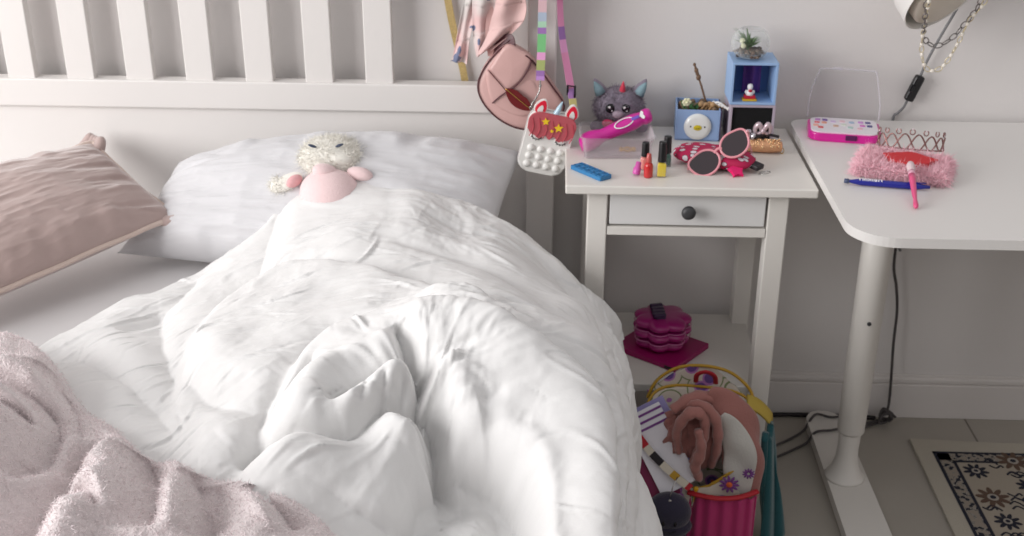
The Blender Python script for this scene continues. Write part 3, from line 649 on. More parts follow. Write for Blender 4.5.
# blue box with a face badge
BB = mat('powder_blue_card', (140, 166, 206), .55); BBI = mat('powder_blue_inside', (96, 128, 176), .6)
bx = thing('storage_box', 'open powder blue box with a round white face badge on its front', 'box', (.268, -.068, ZT), math.radians(-4))
w, dp, h = .088, .085, .064; tk = .003
b = MB(); b.box((0, 0, tk/2), (w, dp, tk)); 
for sx in (-1, 1): b.box((sx*(w-tk)/2, 0, h/2), (tk, dp, h), bev=.0006)
for sy in (-1, 1): b.box((0, sy*(dp-tk)/2, h/2), (w-2*tk, tk, h), bev=.0006)
b.build('box_walls', BB, bx)
lin = MB(); lin.box((w/2+.0012, 0, h/2), (.002, dp*.98, h*.98)); lin.build('dark_side_panel', mat('plum_card', (70, 52, 84), .6), bx)
bg = MB(); bg.lathe([(0, 0), (.026, 0), (.0275, .0015), (.0265, .004), (.018, .0058), (0, .0065)], (0.0, -dp/2, .03), 40, Matrix.Rotation(PI/2, 3, 'X')); bg = bg.build('badge', mat('ivory_enamel', (226, 228, 226), .3, coat=.4), bx)
n_ = MB(); n_.sphere((0, -dp/2-.0066, .029), (.0085, .0018, .0058)); n_.build('beak', mat('mustard_enamel', (200, 180, 40), .35), bg)
for x in (-.014, .014):
    n_ = MB(); n_.sphere((x, -dp/2-.0062, .031), (.0016, .001, .0016)); n_.build('eye', BK, bg)
n_ = MB(); n_.tube([(-.004, -dp/2-.0084, .0285), (0, -dp/2-.0086, .0275), (.004, -dp/2-.0084, .0285)], .0005, 6); n_.build('mouth_line', mat('olive_line', (92, 88, 30), .5), bg)
# what stands in the box
rf = MB(); rf.box((0, 0, .026), (w-.010, dp-.010, .048)); 
for i in range(26): rf.sphere((random.uniform(-.034, .034), random.uniform(-.03, .03), .055+random.uniform(-.004, .004)), random.uniform(.005, .010), u=10, v=7)
o = rf.build('toy_filling', mat('trinket_mix', (110, 88, 66), .6, var=.5, vscale=80)); place(o, (.268, -.068, ZT+tk), (0, 0, math.radians(-4))); tag(o, 'small brown trinkets filling the powder blue box', 'trinkets', kind='stuff')
lf = MB(); LG = mat('leaf_green', (62, 104, 60), .5)
for i in range(14):
    a = random.uniform(0, 2*PI); p0 = Vector((random.uniform(-.012, .02), random.uniform(-.01, .01), 0)); dv = Vector((math.cos(a)*.6, math.sin(a)*.4, 1))
    lf.tube([p0, p0+dv*.010, p0+dv*.019+Vector((math.cos(a), math.sin(a), 0))*.004], [.0012, .0045, .0008], 8, flat=.35)
o = lf.build('toy_plant', LG); place(o, (.250, -.085, ZT+.054)); tag(o, 'small green leafy toy plant at the left in the blue box', 'toy plant')
fl = MB()
for i in range(6): a = i*PI/3; fl.sphere((.0055*math.cos(a), 0, .0055*math.sin(a)), (.0042, .002, .0042), u=12, v=8)
fl.sphere((0, -.002, 0), .003, u=12, v=8)
o = fl.build('flower_charm', mat('cream_petals', (226, 226, 190), .5)); place(o, (.241, -.103, ZT+.078), (.2, 0, .1)); tag(o, 'tiny cream flower charm above the green plant', 'charm')
WD = mat('dark_wood', (112, 86, 66), .5, var=.2, vscale=120)
wn = MB(); wn.tube([(.026, 0, -.055), (.013, 0, -.014), (.002, 0, .018), (-.009, 0, .046)], [.0022, .0022, .0020, .0018], 10)
for k, r in ((.0, .0048), (.008, .0036), (.014, .0042), (.020, .0026), (.026, .003)): wn.sphere((-.005-.38*k, 0, .036+k), (r, r, r*1.3), u=14, v=10)
o = wn.build('wand', WD); place(o, (.270, -.070, ZT+.084)); tag(o, 'thin brown wooden wand with carved knobs standing in the blue box', 'wand')
cl = MB()
for i in range(6): cl.tube(smooth_path([(-.018+.008*i, 0, 0), (-.01+.008*i, .004*(-1)**i, .014), (.002+.008*i, 0, .004)], 5), .0032, 8)
cl.sphere((.012, -.003, .012), .006); cl.sphere((-.012, -.002, .012), .0055)
o = cl.build('toy_figure', mat('tan_clay', (176, 140, 100), .5, var=.2, vscale=90)); place(o, (.283, -.088, ZT+.058)); tag(o, 'tan clay figure lying in the middle of the blue box', 'figure')
br_ = MB(); br_.tube(smooth_path([(0, 0, 0), (.012, -.006, .008), (.024, -.012, .003), (.033, -.018, -.004)], 6), .0022, 8)
for i in range(6): br_.sphere((.005+.0055*i, -.003*i, .006-.0015*i), .0034, u=12, v=8)
o = br_.build('bead_bracelet', mat('pearl_white', (226, 224, 220), .25, coat=.3)); place(o, (.292, -.088, ZT+.068)); tag(o, 'white beaded bracelet hanging over the right rim of the blue box', 'bracelet')

# stacked cubes
def cube_shelf(name, label, loc, w, dp, h, tk, m, mi, rz=0):
    t = thing(name, label, 'cube shelf', loc, rz, group='stacked cubes on the bedside table'); b = MB()
    for sx in (-1, 1): b.box((sx*(w-tk)/2, 0, h/2), (tk, dp, h), bev=.0007)
    for z in (tk/2, h-tk/2): b.box((0, 0, z), (w-2*tk+.001, dp, tk), bev=.0007)
    b.build('frame', m, t); k = MB(); k.box((0, dp/2-.002, h/2), (w-2*tk, .003, h-2*tk)); k.build('back_board', mi, t); return t
cube_shelf('cube_shelf', 'pale lilac cube shelf with a black inside, lower of the two stacked cubes', (.371, -.078, ZT), .09, .085, .079, .005, mat('lilac_board', (178, 166, 180), .5), mat('black_felt', (12, 12, 14), .9), 0)
k = MB(); k.box((.371, -.101, ZT+.040), (.0795, .030, .068), bev=.001); o = recentre(k.build('black_block', mat('black_felt', (12, 12, 14), .9))); tag(o, 'matt black block filling the opening of the lower cube', 'box')  # plain block that makes the lower cube's opening black
cube_shelf('cube_shelf', 'sky blue cube shelf with a figurine inside, upper of the two stacked cubes', (.369, -.078, ZT+.0795), .09, .085, .085, .005, mat('sky_blue_board', (150, 182, 222), .45), mat('blue_board_back', (112, 146, 200), .55))
fg = thing('figurine', 'white and red figurine on a gold plinth inside the upper blue cube', 'figurine', (.364, -.105, ZT+.085))
MB().box((0, 0, .002), (.028, .018, .004), bev=.0008).build('plinth', mat('gold_plastic', (206, 168, 50), .35), fg)
MB().box((0, 0, .0075), (.022, .014, .007), bev=.001).build('red_base', mat('crimson_plastic', (186, 32, 56), .4), fg)
b = MB(); b.lathe([(0, 0), (.0078, 0), (.0068, .006), (.004, .011), (.0052, .0135), (.0058, .017), (.0046, .021), (0, .023)], (0, 0, .011), 20); b.sphere((-.007, -.001, .017), (.003, .002, .004)); b.sphere((.007, -.001, .017), (.003, .002, .004)); b.build('body', mat('white_enamel', (240, 240, 240), .3), fg)
b = MB(); b.sphere((0, -.006, .0205), (.0042, .002, .003)); b.build('bib', mat('crimson_plastic', (186, 32, 56), .4), fg)
b = MB(); b.grid(lambda u, v: Vector((-.018+.036*u, .012-.01*math.sin(PI*u)*v+.004*math.sin(9*u), .004+.062*v)), 30, 10); o = b.build('purple_cloth', mat('purple_cloth', (104, 62, 138), .7), None, solid=.0012); place(o, (.372, -.078, ZT+.085)); tag(o, 'purple backdrop cloth behind the figurine in the upper cube', 'cloth')
# glass bowl with air plant
gb = thing('terrarium', 'round glass bowl with a green air plant and pebbles on top of the blue cube', 'terrarium', (.361, -.08, ZT+.165))
def glass(name, rgb=(248, 250, 250), rough=.0):
    m = mat(name, rgb, rough, trans=1, ior=1.3); return m
prof = [(.018, 0), (.027, .004), (.035, .014), (.0385, .027), (.037, .040), (.030, .052), (.022, .058)]
b = MB(); b.lathe([(0, 0)]+prof+[(r-.0014, z) for r, z in prof[::-1]]+[(0, .0016)], n=44); b.build('glass_bowl', clear('bowl_glass', (244, 246, 246), .015, .03), gb)
PB = [mat('pebble_brown', (96, 72, 56), .6, var=.3, vscale=90), mat('pebble_grey', (120, 106, 94), .6), mat('pebble_dark', (52, 42, 36), .6)]
b = MB()
for i in range(70):
    a = random.uniform(0, 2*PI); q = math.sqrt(random.random())*.029; z = .006+random.uniform(0, .012)*(1 if q < .026 else .6)
    b.mi = random.randrange(3); b.sphere((q*math.cos(a), q*math.sin(a), z), (random.uniform(.003, .006), random.uniform(.003, .005), random.uniform(.002, .004)), E3(0, 0, random.uniform(0, 180)), 10, 7)
tag(b.build('pebbles', PB, gb), kind='stuff')
b = MB()
for i in range(48):
    a = random.uniform(0, 2*PI); L = random.uniform(.026, .044); e = random.uniform(.5, 1.3); dx, dy = math.cos(a), math.sin(a)
    b.tube(smooth_path([(-.004, 0, .016), (-.004+dx*L*.35, dy*L*.35, .016+L*e*.5), (-.004+dx*L*.75, dy*L*.75, .016+L*e*.75)], 4), [.0016, .0022, .0024, .0024, .0022, .0018, .0012, .0006, .0003], 6, flat=.4)
b.build('air_plant', mat('air_plant_green', (78, 112, 56), .5, var=.3, vscale=60), gb)
b = MB()
for c in ((-.018, -.012, .036), (-.016, -.016, .027)): b.sphere(c, (.0055, .003, .0055), u=14, v=9)
b.build('white_blossom', mat('cream_petals', (226, 226, 190), .5), gb)

# peach sequin purse, jewellery, sunglasses, pouch
pc = thing('clutch_purse', 'small peach sequinned roll purse in front of the stacked cubes', 'purse', (.384, -.172, ZT), math.radians(-6))
pc.scale = (.88, .95, .95)
PE = mat('peach_sequin', (222, 168, 128), .28, metal=.55, bump=1.0, bscale=260)
b = MB(); b.grid(lambda u, v: Vector(((u-.5)*.088, .017*math.cos(2*PI*v)*(1-.2*abs(2*u-1)**4), .0135+.0135*math.sin(2*PI*v)*(1-.25*abs(2*u-1)**4))), 24, 28, closed_v=True); b.sphere((-.044, 0, .0135), (.004, .0145, .0105)); b.sphere((.044, 0, .0135), (.004, .0145, .0105)); b.build('body', PE, pc)
r_ = np.random.RandomState(5); cells = []
q = MB()
for i in range(160):
    a = r_.uniform(.1, PI*1.1); x = r_.uniform(-.042, .042); q.sphere((x, -.0172*math.cos(a)*-1 if 0 else .0172*math.cos(a+PI*.0)*(-1), .0135+.0137*math.sin(a)), (.0022, .0009, .0018), E3(r_.uniform(-60, 60), r_.uniform(-60, 60), 0), 8, 5)
tag(q.build('sequins', mat('gold_sequin', (244, 206, 160), .2, metal=.8), pc), kind='stuff')
b = MB(); b.tube([(.047+.004*math.cos(a), -.004, .006+.006*math.sin(a)) for a in [2*PI*i/16 for i in range(16)]], .0009, 6, closed=True); b.build('ring', mat('gold_metal', (214, 176, 96), .25, metal=1), pc)
jw = thing('hair_clips', 'cluster of silver, pink and yellow hair clips piled on the peach purse', 'hair clips', (.378, -.166, ZT+.026))
jw.scale = (1.0, 1.3, 1.3)
SV = mat('silver_foil', (206, 202, 208), .22, metal=.8, bump=.6, bscale=200); PKF = mat('rose_foil', (202, 182, 188), .3, metal=.4)
b = MB()
for i in range(16): b.sphere((-.022+random.uniform(-.012, .012), random.uniform(-.008, .008), .005+random.uniform(-.002, .005)), (random.uniform(.004, .007), .004, random.uniform(.003, .005)), E3(random.uniform(-40, 40), random.uniform(-60, 60), 0), 10, 6)
b.build('silver_bow', SV, jw)
b = MB()
for sx in (-1, 1): b.tube(smooth_path([(.008, 0, .010), (.008+sx*.008, -.002, .022), (.008+sx*.015, 0, .016), (.008+sx*.012, .002, .006), (.008, 0, .010)], 5), .0033, 8, flat=1.4)
b.sphere((.008, -.002, .012), .005, u=14, v=9); b.build('pink_bow', PKF, jw)
b = MB(); b.sphere((-.044, 0, .006), .0065, u=16, v=10); b.build('yellow_bead', mat('lemon_bead', (210, 200, 90), .35), jw)
b = MB(); b.tube(smooth_path([(-.035, .006, .002), (-.01, -.006, .003), (.015, .0, .006), (.04, -.004, .004)], 6), .0028, 8, flat=.8); b.build('black_band', mat('black_band', (34, 28, 32), .5), jw)

po = MB(); PT = bpy.data.materials.new('heart_print_fabric'); PT.use_nodes = True; nt = PT.node_tree; b0 = nt.nodes['Principled BSDF']; b0.inputs['Roughness'].default_value = .75
tc = nt.nodes.new('ShaderNodeTexCoord'); vo = nt.nodes.new('ShaderNodeTexVoronoi'); vo.inputs['Scale'].default_value = 58; cr_ = nt.nodes.new('ShaderNodeValToRGB')
cr_.color_ramp.interpolation = 'CONSTANT'; el = cr_.color_ramp.elements; el[0].position = 0; el[0].color = (*s2l((214, 206, 212)), 1); el[1].position = .34; el[1].color = (*s2l((30, 22, 34)), 1)
e2 = el.new(.40); e2.color = (*s2l((178, 20, 76)), 1)
mpp = nt.nodes.new('ShaderNodeMapping'); mpp.inputs['Scale'].default_value = (1, 1.7, 1); mpp.inputs['Rotation'].default_value = (0, 0, .7)
nt.links.new(tc.outputs['Object'], mpp.inputs['Vector']); nt.links.new(mpp.outputs['Vector'], vo.inputs['Vector']); nt.links.new(vo.outputs['Distance'], cr_.inputs['Fac']); nt.links.new(cr_.outputs['Color'], b0.inputs['Base Color'])
pch = thing('pencil_pouch', 'magenta pouch printed with white hearts under the pink sunglasses', 'pouch', (.283, -.250, ZT), math.radians(-24))
def cushion_fn(w, d, h, p=3):
    def f(u, v):
        a = 2*PI*u; b = (v-.5)*PI; c = abs(math.cos(a))**(2/p)*math.copysign(1, math.cos(a)); s = abs(math.sin(a))**(2/p)*math.copysign(1, math.sin(a))
        return Vector((w/2*c*math.cos(b)**.6, d/2*s*math.cos(b)**.6, h/2+h/2*math.sin(b)))
    return f
po.grid(cushion_fn(.158, .080, .034), 60, 20, closed_u=True); po.build('body', PT, pch)
b = MB(); b.box((.084, -.004, .012), (.022, .024, .010), rot=E3(0, 8, -18), bev=.003); b.build('black_strap', mat('black_band', (34, 28, 32), .5), pch)
b = MB(); b.tube([(.103+.0105*math.cos(a), -.012+.0085*math.sin(a), .004+.003*math.cos(a)) for a in [2*PI*i/28 for i in range(28)]], .0008, 6, closed=True); b.build('key_ring', mat('steel', (170, 168, 166), .25, metal=1), pch)
st = MB(); st.prism(star(5, .017, .009), 0, .007, bev=.0015); o = st.build('star_charm', mat('hot_pink_felt', (226, 26, 108), .6)); place(o, (.318, -.305, ZT+.006), (math.radians(35), 0, .3)); tag(o, 'hot pink star charm beside the sunglasses lens', 'charm')
# sunglasses, resting tilted on the pouch
sg = thing('sunglasses', 'pink framed sunglasses with dark lenses resting on the heart print pouch', 'sunglasses', (.288, -.292, .737), rot=(math.radians(50), math.radians(-33), math.radians(10)))
PF = mat('pink_acetate', (226, 150, 160), .3, coat=.4); LN = mat('dark_lens', (34, 14, 24), .08, coat=1)
def lens(sx):
    o = []
    for i in range(40):
        a = 2*PI*i/40; x = .0275*math.cos(a); y = .0235*math.sin(a)
        k = max(0, math.cos(a)*sx)**3*max(0, math.sin(a)+.35); x += sx*.006*k; y += .009*k
        o.append((sx*.0315+x, y))
    return o
for sx in (-1, 1):
    b = MB(); b.tube([(x, y, .0) for x, y in lens(sx)], .0023, 10, closed=True); b.build('frame', PF, sg)
    b = MB(); b.prism([(sx*.0315+(x-sx*.0315)*.97, y*.97) for x, y in lens(sx)], -.0008, .0008); b.build('lens', LN, sg)
    b = MB(); b.tube(smooth_path([(sx*.0655, .008, 0), (sx*.066, .007, -.02), (sx*.062, .004, -.06), (sx*.058, -.01, -.085)], 6), .0022, 8, flat=.6) if sx > 0 else b.tube(smooth_path([(sx*.0655, .008, 0), (sx*.060, .010, -.006), (sx*.02, .012, -.010), (sx*-.02, .010, -.010)], 6), .0022, 8, flat=.6); b.build('temple', PF, sg)
b = MB(); b.tube(smooth_path([(-.008, .006, 0), (0, .010, .001), (.008, .006, 0)], 5), .0027, 10); b.build('bridge', PF, sg)

# ---------------------------------------------------------------- lower shelf
ZS = .2625
mg = thing('gift_box', 'flat square magenta box lying on the lower shelf', 'box', (.212, -.188, ZS), math.radians(-45+8))
MB().box((0, 0, .006), (.155, .135, .012), bev=.002).build('box', mat('magenta_card', (152, 14, 92), .45), mg)
MB().box((.062, -.066, .006), (.10*.2, .006, .006), bev=.001).build('dark_catch', mat('black_band', (34, 28, 32), .5), mg)
fc = thing('flower_container', 'magenta scalloped plastic jewellery container with stacked tiers on the flat box', 'container', (.212, -.185, ZS+.0125))
MP = mat('magenta_glaze', (160, 18, 110), .3, coat=.5)
for z, k in ((0, .92), (.023, 1.0), (.046, .98)):
    def fn(u, v, z=z, k=k):
        a = 2*PI*u; r = (.052+.011*abs(math.cos(3.5*a)))*k; b = v*PI; pr = math.sin(b)**.45
        return Vector((r*pr*math.cos(a), r*pr*math.sin(a), z+.0125-.0125*math.cos(b)))
    b = MB(); b.grid(fn, 112, 16, closed_u=True); b.build('tier', MP, fc)
b = MB()
for z in (.0235, .0465):
    b.tube([((.0500+.0105*abs(math.cos(3.5*a)))*math.cos(a), (.0500+.0105*abs(math.cos(3.5*a)))*math.sin(a), z) for a in [2*PI*i/112 for i in range(112)]], .0011, 6, closed=True)
b.build('pale_trim', mat('pale_pink_trim', (206, 120, 170), .4), fc)
DP = mat('aubergine_plastic', (52, 20, 64), .3, coat=.3)
b = MB()
for i in range(4): b.box((-.012+.001*i, .022-.0145*i, .076), (.028, .013, .010), rot=E3(0, 0, 14), bev=.003)
b.box((-.010, 0, .071), (.020, .058, .006), rot=E3(0, 0, 10), bev=.002); b.build('clip_bar', DP, fc)
# ---------------------------------------------------------------- things hanging at the bed post
def ribbon(mb, pts, w, nrm=(0, -1, 0), th=.0012, mats=None, twist=None):
    """flat band along pts, thickness th; mats gives a material index per segment"""
    P = [Vector(p) for p in pts]; L = len(P); rings = []
    for i in range(L):
        t = (P[min(i+1, L-1)]-P[max(i-1, 0)]).normalized(); n = Vector(nrm)
        if twist: n = Matrix.Rotation(twist(i/(L-1)), 3, t) @ n
        n = (n-t*n.dot(t)).normalized(); x = t.cross(n); ww = w(i/(L-1)) if callable(w) else w
        rings.append([mb.bm.verts.new(P[i]+x*sx*ww/2+n*sn*th/2) for sx, sn in ((-1, 1), (1, 1), (1, -1), (-1, -1))])
    for i in range(L-1):
        if mats: mb.mi = mats[min(int(i/(L-1)*len(mats)), len(mats)-1)]
        for j in range(4):
            f = mb._f([rings[i][j], rings[i][(j+1) % 4], rings[i+1][(j+1) % 4], rings[i+1][j]])
            if f: f.smooth = False
    mb._f(rings[0][::-1]); mb._f(rings[-1]); return mb
GOLDG = mat('gold_glitter', (196, 172, 116), .35, metal=.4, bump=.9, bscale=500, var=.3, vscale=260)
o = ribbon(MB(), smooth_path([(-.252, -.012, 1.06), (-.247, -.012, .985), (-.236, -.012, .915), (-.222, -.012, .85), (-.210, -.012, .785), (-.204, -.012, .70)], 8), .0145, th=.003).build('glitter_belt', GOLDG)
tag(recentre(o), 'narrow gold glitter belt hanging down behind the headboard rail', 'belt')
MB_ = MB(); MB_.box((-.253, -.016, .972), (.034, .008, .008), bev=.002); k = MB_.build('belt_buckle', mat('dark_brass', (92, 80, 62), .4, metal=.6)); k.parent = o; k.matrix_parent_inverse = Matrix.Translation(-o.location)
# scarf with flower print
SC = bpy.data.materials.new('floral_chiffon'); SC.use_nodes = True; nt = SC.node_tree; b0 = nt.nodes['Principled BSDF']; b0.inputs['Roughness'].default_value = .8; b0.inputs['Sheen Weight'].default_value = .3
tc = nt.nodes.new('ShaderNodeTexCoord'); n1 = nt.nodes.new('ShaderNodeTexNoise'); n1.inputs['Scale'].default_value = 17; n1.inputs['Detail'].default_value = 1
rp = nt.nodes.new('ShaderNodeValToRGB'); e_ = rp.color_ramp.elements; e_[0].position = .38; e_[0].color = (*s2l((222, 186, 184)), 1); e_[1].position = .62; e_[1].color = (*s2l((212, 206, 202)), 1)
vo = nt.nodes.new('ShaderNodeTexVoronoi'); vo.inputs['Scale'].default_value = 30; n2 = nt.nodes.new('ShaderNodeTexNoise'); n2.inputs['Scale'].default_value = 150
ad = nt.nodes.new('ShaderNodeMath'); ad.operation = 'ADD'; ml = nt.nodes.new('ShaderNodeMath'); ml.operation = 'MULTIPLY'; ml.inputs[1].default_value = .28
lt = nt.nodes.new('ShaderNodeMath'); lt.operation = 'LESS_THAN'; lt.inputs[1].default_value = .43; mx = nt.nodes.new('ShaderNodeMix'); mx.data_type = 'RGBA'; mx.inputs['B'].default_value = (*s2l((104, 112, 140)), 1)
nt.links.new(tc.outputs['Object'], n1.inputs['Vector']); nt.links.new(tc.outputs['Object'], vo.inputs['Vector']); nt.links.new(tc.outputs['Object'], n2.inputs['Vector'])
nt.links.new(n1.outputs['Fac'], rp.inputs['Fac']); nt.links.new(n2.outputs['Fac'], ml.inputs[0]); nt.links.new(ml.outputs[0], ad.inputs[0]); nt.links.new(vo.outputs['Distance'], ad.inputs[1]); nt.links.new(ad.outputs[0], lt.inputs[0])
nt.links.new(lt.outputs[0], mx.inputs['Factor']); nt.links.new(rp.outputs['Color'], mx.inputs['A']); nt.links.new(mx.outputs['Result'], b0.inputs['Base Color'])
def drape(mb, left, right, y0, amp, waves, ph=0, nu=40, nv=36):
    Lp, Rp = smooth_path([(x, y0, z) for x, z in left], 8), smooth_path([(x, y0, z) for x, z in right], 8)
    def f(u, v):
        a = Lp[min(int(v*(len(Lp)-1)), len(Lp)-1)]; b = Rp[min(int(v*(len(Rp)-1)), len(Rp)-1)]
        p = a.lerp(b, u); p = p.copy(); p.y += amp*math.sin(waves*u*2*PI+ph+.8*v)*(.5+.5*v)+.003*math.sin(11*v+5*u); return p
    mb.grid(f, nu, nv); return mb
PKC = mat('plain_pink_chiffon', (222, 186, 182), .75, sheen=.4)
sc = MB(); drape(sc, [(-.205, 1.06), (-.205, .979), (-.214, .93), (-.226, .87), (-.233, .851)], [(-.17, 1.06), (-.172, .98), (-.186, .93), (-.196, .88), (-.200, .846)], -.088, .005, 1.6)
drape(sc, [(-.188, 1.06), (-.188, .98), (-.188, .93), (-.186, .89), (-.180, .862)], [(-.10, 1.06), (-.115, .98), (-.128, .94), (-.142, .912), (-.162, .876)], -.098, .007, 1.9, 1)
scarf = sc.build('scarf', SC, solid=.001); recentre(scarf); tag(scarf, 'pink and white floral scarf hanging from the top of the bed post', 'scarf')
s2_ = MB(); drape(s2_, [(-.150, 1.06), (-.141, .985), (-.150, .94), (-.160, .905), (-.178, .872)], [(-.095, 1.06), (-.084, .985), (-.082, .955), (-.095, .928), (-.150, .880)], -.112, .009, 1.1, 2)
k = s2_.build('pink_fold', PKC, solid=.001); k.parent = scarf; k.matrix_parent_inverse = Matrix.Translation(-scarf.location)
# pink bag with a lips patch
BGY = -.108
bag = thing('shoulder_bag', 'dusty pink leather shoulder bag with a dark red lips patch hanging at the bed post', 'handbag', (-.095, BGY, .72))
LE = mat('pink_leather', (208, 168, 163), .42, bump=.12, bscale=160); LED = mat('burgundy_edge', (84, 38, 46), .4); LIP = mat('lips_red', (104, 10, 16), .55)
OUT = [(-.122,.893),(-.150,.867),(-.170,.835),(-.176,.807),(-.166,.778),(-.142,.750),(-.112,.731),(-.081,.723),(-.048,.726),(-.019,.744),(-.004,.774),(-.028,.813),(-.055,.849),(-.076,.872),(-.100,.887)]
OUTs = [(p.x, p.y) for p in smooth_path([(x, z, 0) for x, z in OUT], 5, True)]
def slab(out, y0, y1, bulge=.0, ins=.012):
    """a padded shape in the x-z plane between depths y0 (front) and y1 (back)"""
    mb = MB(); cx = sum(p[0] for p in out)/len(out); cz = sum(p[1] for p in out)/len(out); R = []
    for k, y in ((.0, y0-bulge), (.55, y0-bulge*.8), (.85, y0-bulge*.3), (1-ins/.08*.25, y0), (1, y0+.004), (1, y1-.004), (1-ins/.08*.25, y1), (0, y1)):
        R.append([mb.bm.verts.new((cx+(x-cx)*max(k, .001), y, cz+(z-cz)*max(k, .001))) for x, z in out])
    m = len(out)
    for A, B in zip(R, R[1:]):
        for j in range(m): mb._f([A[j], A[(j+1) % m], B[(j+1) % m], B[j]])
    return mb
slab(OUTs, BGY-.018, BGY+.022, .006).build('body', LE, bag)
FL = [(-.119,.897),(-.147,.858),(-.152,.846),(-.135,.826),(-.119,.806),(-.106,.812),(-.090,.828),(-.077,.85),(-.070,.868),(-.074,.878),(-.090,.887)]
FLs = [(p.x, p.y) for p in smooth_path([(x, z, 0) for x, z in FL], 4, True)]
slab(FLs, BGY-.028, BGY-.016, .003).build('flap', LE, bag)
FP = [(-.157,.846),(-.158,.812),(-.148,.780),(-.120,.760),(-.085,.750),(-.055,.762),(-.05,.79),(-.07,.83),(-.119,.806)]
slab([(p.x, p.y) for p in smooth_path([(x, z, 0) for x, z in FP], 4, True)], BGY-.0225, BGY-.012, .003).build('front_pocket', LE, bag)
e = MB(); e.tube([(x, BGY-.0185, z) for x, z in OUTs], .0016, 6, closed=True)
e.tube(smooth_path([(-.082, BGY-.030, .878), (-.071, BGY-.030, .868), (-.077, BGY-.031, .85), (-.090, BGY-.031, .828), (-.106, BGY-.031, .812), (-.129, BGY-.028, .796), (-.147, BGY-.025, .779)], 6), .0014, 6)
e.tube(smooth_path([(-.155, BGY-.029, .848), (-.137, BGY-.030, .827), (-.119, BGY-.031, .806)], 5), .0009, 6); e.build('edge_piping', LED, bag)
lp = MB(); A_ = Vector((-.120, 0, .812)); B_ = Vector((-.068, 0, .769)); t_ = (B_-A_); n2_ = Vector((.043, 0, .052)).normalized(); up_ = []; dn_ = []
for i in range(25):
    s_ = i/24; w_ = math.sin(PI*s_)**.8*(.0135-.004*math.exp(-((s_-.5)/.1)**2)); up_.append(A_+t_*s_+n2_*w_); dn_.append(A_+t_*s_-n2_*math.sin(PI*s_)**.7*.0165)
o_ = [(p.x, p.z) for p in up_]+[(p.x, p.z) for p in dn_[-2:0:-1]]
mm = Matrix(((1, 0, 0, 0), (0, 0, -1, 0), (0, 1, 0, 0), (0, 0, 0, 1)))
lp.prism(o_, .0, .003, Matrix.Translation((0, BGY-.0325, 0)) @ mm, bev=.001); lp = lp.build('lips_patch', LIP, bag)
l2 = MB(); l2.tube([(A_+t_*s).x and Vector(((A_+t_*s).x, BGY-.0362, (A_+t_*s).z)) for s in [i/12 for i in range(13)]], .0009, 6); l2.build('gold_line', mat('gold_metal', (214, 176, 96), .25, metal=1), lp)
st = MB(); ribbon(st, smooth_path([(-.108, BGY-.01, .880), (-.113, BGY-.004, .905), (-.128, BGY+.0, .898), (-.148, BGY+.002, .872)], 6), .016, nrm=(-.5, -.8, .3), th=.003); st.build('strap_loop', LED, bag)
st = MB(); ribbon(st, smooth_path([(-.150, BGY, .868), (-.155, BGY+.012, .93), (-.14, BGY+.024, 1.02), (-.11, BGY+.03, 1.12), (-.085, -.058, 1.2045)], 8), .014, th=.0025); st.build('strap', LE, bag)
world_children(bag)
# unicorn pop purse with rainbow strap
SI = mat('white_silicone', (232, 230, 226), .35); HP = mat('coral_pink_hair', (190, 90, 98), .45, bump=.5, bscale=120); YS = mat('star_yellow', (244, 208, 40), .4); RD = mat('ear_red', (226, 30, 60), .4)
pz = thing('pop_purse', 'small white unicorn face pop bubble purse on a rainbow strap', 'purse', (-.038, -.162, .710), rot=(math.radians(4), math.radians(13), math.radians(6)))
pz.scale = (1.04, 1.04, 1.04)
w, h = .090, .124; V3 = Matrix(((1, 0, 0, 0), (0, 0, -1, 0), (0, 1, 0, 0), (0, 0, 0, 1)))   # x-z plane, +depth towards the camera
b = MB(); b.prism(rrect(w, h, .020, 8), -.012, .012, V3, bev=.004, smooth=False); b.build('body', SI, pz)
b = MB(); b.tube([(x, 0, z) for x, z in rrect(w+.0012, h+.0012, .0205, 8)], .0012, 6, closed=True); b.build('zip', mat('pale_zip', (196, 192, 190), .5), pz)
for r in range(3):
    for c in range(4):
        b = MB(); b.sphere((-.0285+.019*c, -.0115, -.046+.0168*r), (.0074, .0062, .0074), u=18, v=10); b.build('bubble', SI, pz)
top = rrect(w, h, .020, 8); yc = .021
hair = [(x, z) for x, z in top if z > yc]; hair.sort(key=lambda p: -math.atan2(p[1]-yc, p[0]))
low = []
for i in range(37):
    s_ = i/36; x = w/2-w*s_; low.append((x, yc-.006*abs(math.sin(s_*PI*5))-.010*math.exp(-((s_-.5)/.08)**2)+.006*math.cos(2*PI*(s_*2))))
b = MB(); b.prism([(x*1.03, z) for x, z in hair]+low, .0118, .0165, V3, bev=.001); hr_ = b.build('hair', HP, pz)
b = MB()
for i in range(7): b.tube(smooth_path([(-.038+.013*i, -.017, .012), (-.034+.013*i, -.0175, .03), (-.041+.013*i, -.0168, .050)], 5), .0009, 5)
b.build('hair_strands', mat('hair_shade', (190, 76, 88), .5), hr_)
for x, z, r in ((-.014, .046, .0078), (.013, .038, .0092), (.002, .030, .0042)):
    b = MB(); b.prism(star(5, r, r*.45, PI/2+.25), .0165, .0182, Matrix.Translation((x, 0, z)) @ V3); b.build('star', YS, hr_)
